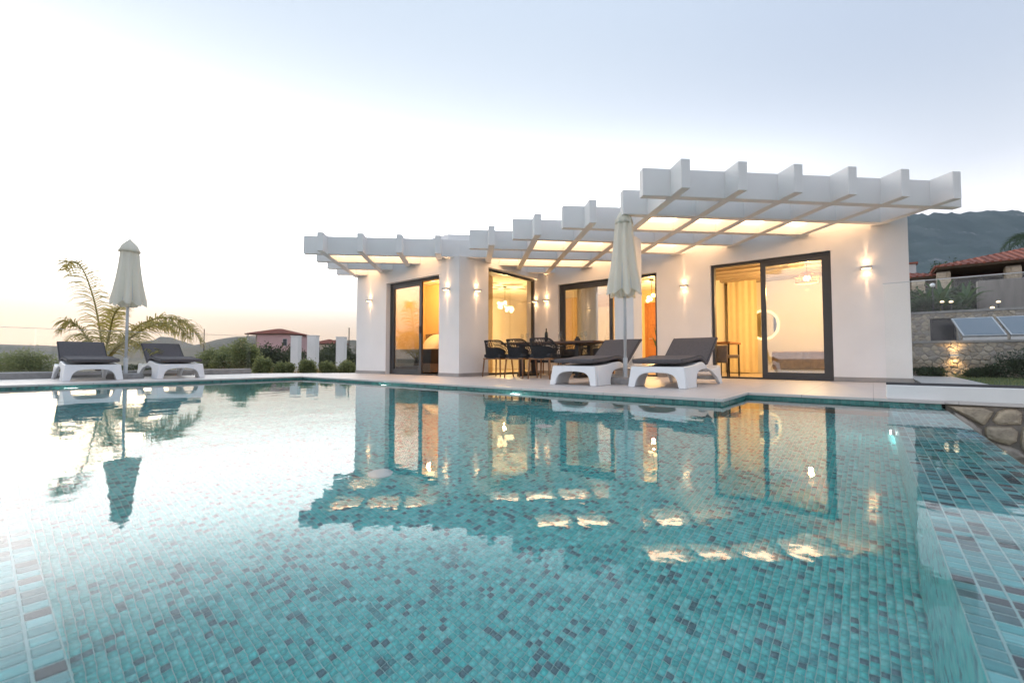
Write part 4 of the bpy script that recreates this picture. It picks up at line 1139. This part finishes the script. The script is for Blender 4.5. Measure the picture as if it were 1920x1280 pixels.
kb2 = thing('low_wall', 'long low grey kerb wall behind the left hand loungers', 'wall', (-12.65, -1.0, 0))
MB().box(-12.75, -12.55, -7.0, 4.55, 0.001, 0.11).build('kerb', M['concrete'], kb2, world=True, bevel=0.006)
gf2 = thing('glass_fence', 'glass fence on the low kerb behind the left hand loungers', 'fence', (-12.65, -1.0, 0.11))
MB().box(-12.67, -12.63, -7.0, 4.55, 0.11, 0.132).build('base_channel', M['silver'], gf2, world=True)
for k in range(6):
    y = -7.0+k*1.925
    MB().box(-12.657, -12.643, y+0.006, y+1.919, 0.132, 0.98).build('pane', M['fence_glass'], gf2, world=True)
MB().box(-12.659, -12.641, -7.0, 4.55, 0.9802, 0.988).build('top_edge', M['silver'], gf2, world=True)

sw = thing('stone_retaining_wall', 'lower rubble stone wall across the back of the lawn with a lit wall lamp', 'wall', (4.0, 13.8, 0))
MB().box(0.62, 14.0, 13.78, 14.2, -0.2, 0.74).build('mortar_core', M['mortar_pale'], sw, world=True)
rubble(sw, 0.62, -0.02, 13.78, 2.7, 0.76, 0.115, 21, 0.006, 0.022)
rubble(sw, 3.32, -0.02, 13.78, 6.0, 0.76, 0.15, 22, 0.008, 0.022, joined=True)
MB().box(0.60, 14.0, 13.72, 16.3, 0.742, 0.79).build('ledge', M['concrete'], sw, world=True)
uw = thing('stone_retaining_wall', 'upper rubble stone wall with a dark square window behind the solar panels', 'wall', (4.0, 16.3, 0.79))
hx0, hx1, hz0, hz1 = 1.23, 1.73, 0.86, 1.46
MB().box(hx0, hx1, 16.3, 16.7, 0.79, hz0).box(0.0, hx0, 16.3, 16.7, 0.79, 1.60).box(hx1, 14.0, 16.3, 16.7, 0.79, 1.60).box(hx0, hx1, 16.3, 16.7, hz1, 1.60).build('mortar_core', M['mortar_pale'], uw, world=True)
rubble(uw, 0.55, 0.79, 16.3, 2.75, 0.81, 0.105, 31, 0.006, 0.02, holes=[(hx0-0.55, hx1-0.55, hz0-0.79, hz1-0.79)])
rubble(uw, 3.30, 0.79, 16.3, 6.0, 0.81, 0.15, 32, 0.008, 0.02, joined=True)
wn = MB().box(hx0, hx1, 16.44, 16.47, hz0, hz1).build('window', M['dark_glass'], uw, world=True)
frame_box(MB(), hx0+.001, hx1-.001, 16.40, 16.439, hz0, hz1, 0.03).build('frame', M['alu'], wn, world=True)
MB().box(0.0, 14.0, 16.26, 16.8, 1.602, 1.66).build('coping', M['concrete'], uw, world=True)

l2 = copy_tree(lamp0); l2.location = (1.40, 13.735, 0.46); l2.rotation_euler = (0, 0, 0)
tag(l2, 'glowing up and down lamp on the rubble wall behind the lawn', 'wall lamp')
if 'group' in l2: del l2['group']
for c in l2.children:
    if c.type == 'LIGHT':
        c.data = c.data.copy(); c.data.energy *= 2.6; c.data.color = (1.0, 0.60, 0.24)

for k, lab in ((0, 'left one of two tilted solar panels on the stone ledge'), (1, 'right one of two tilted solar panels on the stone ledge, cut by the photo edge')):
    x = 1.66+k*0.755
    t = thing('solar_panel', lab, 'solar panel', (x, 14.7, 0.79), 0, 'tilted solar panels'); pw, pl_ = 0.70, 0.74
    a = R(38); ca, sa = math.cos(a), math.sin(a)
    def slab(x0, x1, u0, u1, h0, h1):
        mb = MB(); mb.box(x0, x1, u0, u1, h0, h1)
        mb.v = [(px_-0.13*u/pl_, u*ca-h*sa, 0.10+u*sa+h*ca) for px_, u, h in mb.v]; return mb
    slab(0, pw, 0.0, pl_, 0.0, 0.045).build('frame', M['silver'], t)
    slab(0.03, pw-0.03, 0.03, pl_-0.03, 0.0455, 0.05).build('panel_glass', M['solar'], t)
    MB().box(0.0, pw, 0.0, 0.04, 0.0, 0.095).build('front_rail', M['silver'], t)
    for lx in (0.02, pw-0.16): MB().tube([(lx, 0.55, 0), (lx-0.06, 0.55, 0.52)], 0.018, 6).build('rear_leg', M['silver'], t)

# concrete wall, terrace, garden lamps behind
cw = thing('concrete_wall', 'tall streaked grey concrete wall below the tiled house', 'wall', (6.0, 19.2, 1.6))
for k in range(6):
    MB().box(2.50+k*1.2, 2.50+k*1.2+1.19, 19.0, 19.3, 1.2, 2.72).build('panel', M['concrete_wall'], cw, world=True, bevel=0.01)
struct(MB().prism([(-3, 16.7), (14, 16.7), (14, 19.0), (-3, 19.0)], 1.0, 1.55).build('planting_bed', M['soil']))
struct(MB().prism([(-3, 20.6), (14, 20.6), (14, 40), (-3, 40)], 1.0, 2.55).build('upper_terrace', M['soil']))
GL = 'small glowing garden lamps on the slope'
for (px, t, py, lab) in [(1770, 12.6, 566, 'left one of the two lamps close together among the plants'), (1787, 12.4, 566, 'right one of the two lamps close together among the plants'),
                         (1864, 12.0, 577, 'lower garden lamp in front of the concrete wall'), (1876, 12.2, 566, 'higher garden lamp in front of the concrete wall')]:
    x, y = at(px, t); z = hz(py, t)
    g = thing('garden_lamp', lab, 'garden lamp', (x, y, 1.55), 0, GL)
    MB().tube([(0,0,0), (0,0,z-1.56)], 0.015, 8).build('post', M['alu'], g)
    MB().lathe([(0.015, z-1.56), (0.042, z-1.555), (0.045, z-1.53), (0.015, z-1.51)], n=14).build('lamp_head', M['garden_glow'], g)

# ------------------------------------------------------------------ foliage
def leaf_cloud(n, blobs, size, seed, flat=0.0, aspect=2.2):
    """n leaf quads spread through the volume of several ellipsoid clumps (cx,cy,cz,rx,ry,rz)"""
    rs = np.random.RandomState(seed); B = np.array(blobs, float)
    wts = (B[:,3]*B[:,4]*B[:,5])**0.75; wts /= wts.sum()
    idx = rs.choice(len(B), n, p=wts)
    d = rs.normal(size=(n,3)); d /= np.linalg.norm(d, axis=1)[:,None]
    rr = rs.uniform(0.25, 1.0, n)**0.45*(1+rs.normal(0, 0.19, n))
    c = B[idx,:3] + d*rr[:,None]*B[idx,3:]
    a = rs.normal(size=(n,3)) + d*0.5; a /= np.linalg.norm(a, axis=1)[:,None]
    b = np.cross(a, rs.normal(size=(n,3))); b /= np.linalg.norm(b, axis=1)[:,None]
    s = size*rs.uniform(0.55, 1.3, n)[:,None]
    V = np.stack([c-a*s, c-b*s/aspect, c+a*s, c+b*s/aspect], 1).reshape(-1,3)
    return V, np.arange(4*n).reshape(-1,4)

def bush(loc, rx, rz, n, leaf, m, label, seed, grp=None, name='shrub', ry=None, nbl=9):
    rnd = random.Random(seed); t = thing(name, label, 'shrub', loc, 0, grp); ry = ry or rx
    bl = [(0, 0, rz*0.5, rx*0.7, ry*0.7, rz*0.5)]
    for k in range(nbl):
        a = rnd.uniform(0, 6.28); q = rnd.uniform(0.3, 0.75)
        bl.append((rx*q*math.cos(a), ry*q*math.sin(a), rz*rnd.uniform(0.3, 0.85), rx*rnd.uniform(.25, .45), ry*rnd.uniform(.25, .45), rz*rnd.uniform(.18, .34)))
    V, F = leaf_cloud(n, bl, leaf, seed)
    V[:,2] = np.maximum(V[:,2], 0.0)
    mesh_np('foliage', V, F, M[m], t)
    mb = MB()
    for k in range(5):
        a = rnd.uniform(0, 6.28); mb.tube([(0.03*math.cos(a), 0.03*math.sin(a), -0.05), (rx*.35*math.cos(a), ry*.35*math.sin(a), rz*.6)], [0.014, 0.006], 5)
    mb.build('stems', M['bark'], t)
    return t
# row of small round shrubs at the terrace edge left of the villa
SG = 'young round shrubs along the terrace edge'
for i, (px, rx, rz, lab) in enumerate([(492, 0.34, .58, 'round green shrub at the end of the low kerb wall'), (533, 0.32, .50, 'round green shrub left of the first white pillar'),
                                      (579, 0.34, .58, 'round green shrub below the middle white pillar'), (617, 0.30, .50, 'round green shrub between the middle and right pillars'),
                                      (652, 0.32, .56, 'round green shrub next to the villa corner')]):
    t = 12.9+i*0.02; x, y = at(px, t); bush((x, y, -0.16), rx, rz*0.92, 2600, 0.035, 'shrub', lab, 40+i, SG)
# larger mass of bushes behind the left lounger
for i, (px, t, rx, rz, lab) in enumerate([(405, 17, 0.8, .82, 'loose light green bush just right of the left pair of loungers'), (432, 16.5, .85, .98, 'tall loose green bush behind the low kerb wall'),
                                         (456, 16.0, .75, 1.08, 'tallest green bush right of the palm'), (20, 17.5, 1.3, .78, 'wide dusty green bush at the far left edge of the photo'), (75, 18.5, 1.3, .72, 'low dusty green bush left of the left lounger'),
                                         (250, 17, 1.0, .75, 'low dark bush below the palm fronds')]):
    x, y = at(px, t); g = ground_h(x, y)-0.05
    bush((x, y, g), rx, hz((655, 650, 643, 664, 668, 684)[i], t)-g, 6500, 0.05, 'shrub' if i != 5 else 'olive', lab, 60+i, 'bushes on the slope beyond the terrace')

# dry grass beyond the terrace
def dry_grass():
    rs = np.random.RandomState(9); n = 16000
    t = rs.uniform(13.2, 34, n); px = rs.uniform(-60, 680, n); k = (px-960)/822.0
    x = FWD.x*t+RGT.x*k*t; y = FWD.y*t+RGT.y*k*t
    z = np.array([ground_h(a, b) for a, b in zip(x, y)])
    h = rs.uniform(0.12, 0.42, n); a = rs.uniform(0, 6.28, n); wv = 0.014
    V = np.stack([np.stack([x-np.cos(a)*wv, y-np.sin(a)*wv, z-0.03], 1), np.stack([x+np.cos(a)*wv, y+np.sin(a)*wv, z-0.03], 1),
                  np.stack([x+rs.normal(0, .07, n), y+rs.normal(0, .07, n), z+h], 1)], 1).reshape(-1,3)
    m = pmat('dry_grass', (0.36, 0.26, 0.13), 0.9, (0.22, 0.19, 0.08), 0.5, trans=(0.4, 0.28, 0.12), island=True)
    o = mesh_np('dry_grass', V, np.arange(3*n).reshape(-1,3), m); o['kind'] = 'stuff'
dry_grass()

# the palm at the left
def frond(mb, ctrl, nleaf, llen, seed, droop=0.5, width=0.023):
    nleaf = int(nleaf*1.25)
    rnd = random.Random(seed); path = curve(ctrl, 10); n = len(path)
    mb.tube(path, [0.020*(1-0.8*i/n)+0.003 for i in range(n)], 5)
    for k in range(nleaf):
        f = 0.14+0.86*k/nleaf; i = min(n-2, int(f*(n-1))); p = path[i].lerp(path[i+1], f*(n-1)-i)
        d = (path[i+1]-path[i]).normalized()
        sd_ = d.cross(Vector((0,0,1)))
        if sd_.length < 0.1: sd_ = Vector((1,0,0))
        sd_.normalize(); up = sd_.cross(d)
        L = llen*(0.45+0.75*math.sin(math.pi*min(0.93, 0.12+0.85*f)))*rnd.uniform(0.75, 1.15)
        for s in (-1, 1):
            v = (sd_*s*rnd.uniform(0.6, 1.0) + d*rnd.uniform(0.35, 0.75) + up*rnd.uniform(-0.25, 0.55)).normalized()
            q = p.copy(); wv = d*width; pts = []
            for j in range(4):
                ww = wv*(1.0, 1.15, 0.8, 0.08)[j]; pts += [q-ww*0.5, q+ww*0.5]
                q = q+v*(L/3); v = (v+Vector((0,0,-droop*rnd.uniform(0.5, 1.2)))).normalized()
            mb.add(pts, [(2*j, 2*j+1, 2*j+3, 2*j+2) for j in range(3)])

PT = 10.6
def pp3(px, py, dt=0.0):
    x, y = at(px, PT+dt); return Vector((x, y, hz(py, PT+dt)))
bx, by = at(196, PT)
palm = thing('palm_tree', 'young feathery palm with arching fronds beyond the left fence', 'palm', (bx, by, -0.4))
MB().tube([(bx, by, -0.4), (bx+0.02, by, 0.1), (bx, by, 0.45)], [0.17, 0.16, 0.10], 10).build('trunk', M['bark'], palm, world=True, smooth=True)
fr = [([pp3(196, 680), pp3(186, 620, .1), pp3(172, 560, .2), pp3(150, 505, .3), pp3(128, 488, .35), pp3(116, 505, .4)], 54, 0.46, .75),
      ([pp3(196, 680), pp3(240, 625, .1), pp3(290, 597, .2), pp3(335, 600, .35), pp3(360, 618, .4), pp3(377, 640, .5)], 70, 0.50, .8),
      ([pp3(196, 680), pp3(225, 640, .5), pp3(262, 612, .9), pp3(300, 606, 1.2), pp3(330, 625, 1.5)], 60, 0.46, .8),
      ([pp3(196, 680), pp3(170, 645, -.1), pp3(145, 612, -.2), pp3(125, 603, -.3), pp3(108, 622, -.4)], 48, 0.40, .75),
      ([pp3(196, 680), pp3(200, 640, .3), pp3(206, 605, .6), pp3(214, 582, 1.0), pp3(222, 575, 1.3)], 40, 0.26, .4),
      ([pp3(196, 680), pp3(215, 655, -.3), pp3(240, 640, -.6), pp3(270, 645, -.9), pp3(292, 662, -1.1)], 54, 0.42, .8),
      ([pp3(196, 680), pp3(245, 632, -.2), pp3(295, 606, -.3), pp3(332, 612, -.4), pp3(352, 634, -.4)], 54, 0.44, .8),
      ([pp3(196, 680), pp3(205, 620, -.2), pp3(214, 585, -.4), pp3(232, 570, -.6)], 44, 0.30, .5),
      ([pp3(196, 680), pp3(180, 650, .4), pp3(158, 630, .8), pp3(138, 628, 1.1), pp3(122, 640, 1.3)], 36, 0.28, .8)]
for i, (c, nl, ll, dr) in enumerate(fr):
    mb = MB(); frond(mb, [v for v in c], nl, ll, 70+i, dr); mb.build('frond', M['palm'], palm, world=True)

# trees far off
def small_tree(loc, h, r, n, leaf, m, label, seed, grp=None):
    rnd = random.Random(seed); t = thing('tree', label, 'tree', loc, 0, grp)
    MB().tube([(0,0,-0.3), (0.05*h*rnd.uniform(-1,1), 0.05*h*rnd.uniform(-1,1), h*0.35), (0, 0, h*0.7)], [0.05*h, 0.035*h, 0.012*h], 7).build('trunk', M['bark'], t)
    bl = []
    for k in range(10):
        a = rnd.uniform(0, 6.28); q = rnd.uniform(0.0, 0.75)*r
        bl.append((q*math.cos(a), q*math.sin(a), h*rnd.uniform(0.45, 0.88), r*rnd.uniform(.3, .5), r*rnd.uniform(.3, .5), h*rnd.uniform(.10, .2)))
    V, F = leaf_cloud(n, bl, leaf, seed); mesh_np('crown', V, F, M[m], t); return t
rnd = random.Random(12); TG = 'olive trees between the far houses'
for i in range(16):
    px = 600+i*7+rnd.uniform(-4, 4) if i < 9 else 498+(i-9)*11+rnd.uniform(-4, 4)
    t = rnd.uniform(36, 48); x, y = at(px, t); g = ground_h(x, y)
    small_tree((x, y, g), max(1.4, hz(650+rnd.uniform(-4, 6), t)-g)*rnd.uniform(0.9, 1.1), rnd.uniform(1.2, 1.9), 1500, 0.13, 'olive', ('olive tree in the dark belt right of the pink house, behind the white pillars' if i < 9 else 'olive tree in the dark belt below the pink house'), 200+i, TG if i < 9 else 'olive trees below the pink house')

# ------------------------------------------------------------------ pillars, pole, far houses on the left
PGR = 'bare white pillars of an unfinished building'
for (px, wpx, py, t, lab) in [(555, 14, 631, 27, 'tall white concrete pillar in front of the pink house'), (587, 16, 630, 28, 'middle white concrete pillar right of the pink house'), (640, 15, 633, 25, 'white concrete pillar nearest the villa corner')]:
    x, y = at(px, t); g = ground_h(x, y); z = hz(py, t); hw = wpx*t/822/2
    p = thing('pillar', lab, 'pillar', (x, y, g), R(39), PGR)
    MB().box(-hw, hw, -hw, hw, -0.2, z-g).build('shaft', M['plaster'], p, bevel=0.02)
    MB().box(-hw*1.3, hw*1.3, -hw*1.3, hw*1.3, -0.25, 0.25).build('footing', M['concrete'], p, bevel=0.02)
    MB().box(-hw*1.08, hw*1.08, -hw*1.08, hw*1.08, z-g, z-g+0.05).build('cap', M['plaster'], p)
for (px, py, t, lab) in [(654, 616, 45, 'thin dark utility pole next to the villa corner'), (382, 618, 60, 'thin pale utility pole right of the palm')]:
    x, y = at(px, t); g = ground_h(x, y); z = hz(py, t)
    p = thing('utility_pole', lab, 'pole', (x, y, g), R(39))
    MB().tube([(0,0,-0.3), (0,0,z-g)], [0.085, 0.05], 8).build('post', M['mast'], p)
    MB().lathe([(0.07, z-g), (0.075, z-g+0.04), (0.03, z-g+0.10)], (0, 0, 0), 8).build('cap', M['mast'], p)

def hip_roof(parent, x0, x1, y0, y1, z0, h, m='roof_tile', ov=0.5, rib=0.3):
    x0 -= ov; x1 += ov; y0 -= ov; y1 += ov; d = min(x1-x0, y1-y0)/2
    A = [(x0,y0,z0),(x1,y0,z0),(x1,y1,z0),(x0,y1,z0)]
    if x1-x0 >= y1-y0: Bp = [(x0+d,(y0+y1)/2,z0+h),(x1-d,(y0+y1)/2,z0+h)]; F = [(0,1,5,4),(1,2,5),(2,3,4,5),(3,0,4)]
    else: Bp = [((x0+x1)/2,y0+d,z0+h),((x0+x1)/2,y1-d,z0+h)]; F = [(0,1,4),(1,2,5,4),(2,3,5),(3,0,4,5)]
    r = MB().add(A+Bp, F+[(3,2,1,0)]).build('roof', M[m], parent)
    # rows of cover tiles down each slope, and the eaves board
    mb = MB(); P6 = [Vector(p) for p in A+Bp]
    def slope(p0, p1, q0, q1):
        n = max(3, int((p1-p0).length/rib))
        for k in range(n):
            f = (k+0.5)/n; a = p0.lerp(p1, f)
            # run uphill, perpendicular to the eave, until the hip
            e = (p1-p0).normalized(); qa = q0 if (a-p0).dot(e) < (q0-p0).dot(e) else (q1 if (a-p0).dot(e) > (q1-p0).dot(e) else None)
            s0 = (a-p0).dot(e); top0 = (q0-p0).dot(e); top1 = (q1-p0).dot(e); L = (p1-p0).length
            upv = (q0-p0)-e*top0
            g = 1.0
            if s0 < top0: g = s0/max(1e-3, top0)
            elif s0 > top1: g = (L-s0)/max(1e-3, L-top1)
            mb.tube([a+Vector((0,0,0.02)), a+upv*g+Vector((0,0,0.02))], rib*0.24, 6)
    if x1-x0 >= y1-y0:
        slope(P6[0], P6[1], P6[4], P6[5]); slope(P6[3], P6[2], P6[4], P6[5]); slope(P6[1], P6[2], P6[5], P6[5]); slope(P6[0], P6[3], P6[4], P6[4])
    else:
        slope(P6[1], P6[2], P6[4], P6[5]); slope(P6[0], P6[3], P6[4], P6[5]); slope(P6[0], P6[1], P6[4], P6[4]); slope(P6[3], P6[2], P6[5], P6[5])
    o = mb.build('roof_tiles', M[m], r); o['kind'] = 'stuff'
    MB().box(x0+0.06, x1-0.06, y0+0.06, y1-0.06, z0-0.09, z0-0.003).build('eaves', M['bark'], parent)
    return r

def win_part(parent, x0, x1, y, z0, z1, ax='x', out_=-1, m='dark_glass'):
    if ax == 'x':
        o = MB().box(x0, x1, y-0.03, y+0.03, z0, z1).build('window', M[m], parent)
        frame_box(MB(), x0-0.06, x1+0.06, y-0.05, y+0.05, z0-0.06, z1+0.06, 0.06).build('frame', M['pale_frame'], o)
    else:
        o = MB().box(y-0.03, y+0.03, x0, x1, z0, z1).build('window', M[m], parent)
        frame_box(MB(), y-0.05, y+0.05, x0-0.06, x1+0.06, z0-0.06, z1+0.06, 0.06, 'y').build('frame', M['pale_frame'], o)
    return o

t = 84; x, y = at(523, t); g = -3.3
ph = thing('house', 'pink two storey house with a red tiled hip roof far off to the left', 'house', (x, y, g), R(39.4))
wh = hz(629, t)-g
MB().box(-2.2, 3.9, -3.5, 3.5, -0.5, wh).build('wall', M['pink_wall'], ph)
MB().box(-3.9, -2.2, -1.0, 3.5, -0.5, wh).build('wall', M['cream_wall'], ph)
hip_roof(ph, -3.9, 3.9, -3.5, 3.5, wh+0.15, 1.1, ov=0.45)
MB().box(-4.0, -2.2, -3.6, -1.0, wh-2.75, wh-2.55).build('balcony_floor', M['pale_frame'], ph)
mbb = MB()
for k in range(8): mbb.tube([(-3.95+k*0.24, -3.55, wh-2.55), (-3.95+k*0.24, -3.55, wh-1.6)], 0.025, 5)
mbb.tube([(-3.98, -3.55, wh-1.6), (-2.22, -3.55, wh-1.6)], 0.035, 5).build('balcony_railing', M['mast'], ph)
MB().tube([(-3.9, -3.5, -0.5), (-3.9, -3.5, wh)], 0.11, 8).build('balcony_post', M['pale_frame'], ph)
win_part(ph, -3.5, -2.5, -1.02, wh-2.5, wh-0.5); win_part(ph, 2.6, 3.3, -3.52, wh-2.0, wh-0.8); win_part(ph, -1.4, -0.4, -3.52, 0.6, 1.9)
t = 110; x, y = at(617, t); g = -3.2
h2 = thing('house', 'low house with a red tiled roof between the white pillars', 'house', (x, y, g), R(30))
wh = hz(646, t)-g
MB().box(-3.2, 3.2, -3, 3, -0.5, wh).build('wall', M['cream_wall'], h2); hip_roof(h2, -3.2, 3.2, -3, 3, wh+0.15, 1.15, ov=0.4)
win_part(h2, -1.6, -0.6, -3.02, wh-1.9, wh-0.7); win_part(h2, 0.9, 1.9, -3.02, wh-1.9, wh-0.7)

# ------------------------------------------------------------------ tiled house up the slope at the right
vh = thing('house', 'red tiled house with stone pillars and a dark porch on the slope at the right', 'house', (4.0, 27.5, 2.5))
def vhp(mb, name, m, **kw): return mb.build(name, M[m], vh, **kw)
vhp(MB().box(-1.5, 6.5, 0.6, 6.0, 0, 1.65), 'wall', 'maroon_wall')
vhp(MB().box(-6.5, -1.5, -0.2, 5.0, 0, 1.40), 'wall', 'cream_wall')
hip_roof(vh, -1.55, 6.6, -1.4, 6.0, 1.78, 1.15, ov=0.30, rib=0.22)
hip_roof(vh, -6.6, -1.9, -0.9, 4.6, 1.50, 0.80, ov=0.30, rib=0.22)
for x in (-2.35, -1.55, 0.45, 3.2):
    c = vhp(MB().box(x-0.20, x+0.20, -1.35, -0.95, 0, 1.60 if x > -2 else 1.34), 'pillar', 'mortar_pale')
    rn = random.Random(int(x*10)+70)
    for k in range(7 if x > -2 else 6):
        z = 0.02+k*0.22; s = rn.choice([-0.06, 0.02, 0.07])
        for (a, b) in ((x-0.215, x+s-0.006), (x+s+0.006, x+0.215)):
            MB().box(a, b, -1.372, -0.93, z, z+0.20).build('stone', M[rn.choice(['stone', 'stone_c'])], c, bevel=0.012)
for x in (-1.0, -0.15, 0.85): win_part(vh, x, x+0.75, 0.57, 0.15, 1.45)
win_part(vh, -2.1, -1.75, -0.23, 0.5, 1.2); win_part(vh, 2.6, 3.6, 0.57, 0.5, 1.4)
ck = vhp(MB().box(-2.75, -2.3, 0.4, 0.85, 1.5, 2.35), 'chimney', 'pale_frame', bevel=0.01)
MB().box(-2.82, -2.23, 0.33, 0.92, 2.352, 2.43).build('chimney_cap', M['roof_tile'], ck)
vhp(MB().box(-6.5, 6.5, -1.55, 0.6, -0.3, 0.0), 'porch_floor', 'concrete')

# planting below the house
def broad_plant(loc, h, n, seed, label, grp):
    rnd = random.Random(seed); t = thing('banana_plant', label, 'plant', loc, 0, grp)
    MB().tube([(0,0,-0.1), (0.02,0,h*0.45)], [0.05, 0.03], 7).build('stem', M['palm_stem'], t)
    for k in range(n):
        mb = MB(); leaf_blade(mb, (0, 0, h*rnd.uniform(0.25, 0.45)), rnd.uniform(0, 6.28), h*rnd.uniform(0.45, 0.8), h*0.085, rnd.uniform(1.2, 2.6), 8, rnd.uniform(0.7, 1.4))
        mb.build('leaf', M['banana'], t, smooth=True)
for i, (px, t, h, lab) in enumerate([(1742, 13.0, 1.0, 'broad leaved plant nearest the villa corner behind the glass fence'), (1768, 12.8, 1.2, 'tall broad leaved plant in the middle of the dark planting bed'), (1795, 13.2, 1.05, 'broad leaved plant between the lamps and the villa'), (1815, 13.0, 1.15, 'broad leaved plant close to the concrete wall')]):
    x, y = at(px, t); broad_plant((x, y, 1.5), h*1.02, 22, 300+i, lab, 'broad leaved plants in the planting bed')
hd = bush((0.8, 20.0, 1.5), 3.4, 1.15, 14000, 0.07, 'shrub_b', 'dark hedge filling the slope behind the broad leaved plants', 321, None, 'hedge', ry=0.6, nbl=26)
hd['category'] = 'hedge'
for i, (px, t, rx, rz, lab) in enumerate([(1722, 12.7, .42, .62, 'dark leafy bush at the villa corner above the stone wall'), (1752, 13.6, .5, .75, 'dark leafy bush behind the broad leaved plants'), (1800, 12.6, .40, .42, 'low dark bush under the right broad leaved plants')]):
    x, y = at(px, t); bush((x, y, 1.5), rx, rz, 2600, 0.04, 'shrub_b', lab, 330+i, 'dark bushes in the planting bed')
x, y = at(1753, 12.4); gl_ = thing('globe_lamp', 'white globe lamp on a thin post among the broad leaved plants', 'garden lamp', (x, y, 1.5))
zg = hz(534, 12.4)-1.5
MB().tube([(0, 0, 0), (0, 0, zg-0.05)], 0.015, 8).build('post', M['alu'], gl_)
MB().sphere((0, 0, zg), 0.06, 14, 10).build('globe', M['white_resin'], gl_, smooth=True)
for i, (x, y, rx, rz, lab) in enumerate([(1.0, 13.45, .30, .20, 'low dark plant at the foot of the rubble wall near the villa corner'), (1.75, 13.4, .32, .22, 'low dark plant right of the glowing wall lamp'),
                                        (2.60, 13.3, .75, .60, 'dense dark green bush before the rubble wall'), (3.7, 13.3, .75, .66, 'dense dark green bush cut by the right edge of the photo')]):
    bush((x, y, -0.03), rx, rz, 4200, 0.032, 'shrub_b', lab, 340+i, 'dark bushes along the rubble wall', ry=0.28)
for i, (px, t, h, lab) in enumerate([(1760, 34, 1.0, 'small dark tree showing above the red roof near the chimney'), (1780, 36, 1.0, 'small dark tree above the red roof right of the chimney')]):
    x, y = at(px, t); z0 = 3.0; small_tree((x, y, z0), hz(487, t)-z0, 1.0, 1600, 0.10, 'shrub_b', lab, 360+i)
px_, py_ = at(1958, 26)
pt2 = thing('palm_tree', 'dark palm leaning in from the right edge above the red roof', 'palm', (px_, py_, 2.6))
zt = hz(448, 26)
MB().tube([(px_, py_, 2.5), (px_, py_, zt)], [0.22, 0.15], 9).build('trunk', M['bark'], pt2, world=True)
for k in range(11):
    a = 6.283*k/11; L = 1.5
    c = [Vector((px_, py_, zt))+Vector((math.cos(a)*L*f, math.sin(a)*L*f, 0.55*math.sin(f*2.6)-0.5*f*f)) for f in (0, .3, .6, .85, 1.05)]
    mb = MB(); frond(mb, c, 34, 0.55, 400+k, .5, 0.03); mb.build('frond', M['shrub_b'], pt2, world=True)

# ------------------------------------------------------------------ evening haze
HAZE = 0.00018
if HAZE > 0:
    m, n, o = new_mat('evening_haze')
    v = N(n, 'ShaderNodeVolumePrincipled', Density=HAZE, Anisotropy=0.2)
    v.inputs['Color'].default_value = (0.86, 0.90, 0.97, 1)
    n.links.new(v.outputs[0], o.inputs['Volume'])
    hzb = MB().box(-2500, 5600, -5400, 5400, -14, 420).build('haze', m)
    hzb['kind'] = 'stuff'

for o in bpy.data.objects:
    if '_o' in o: del o['_o']
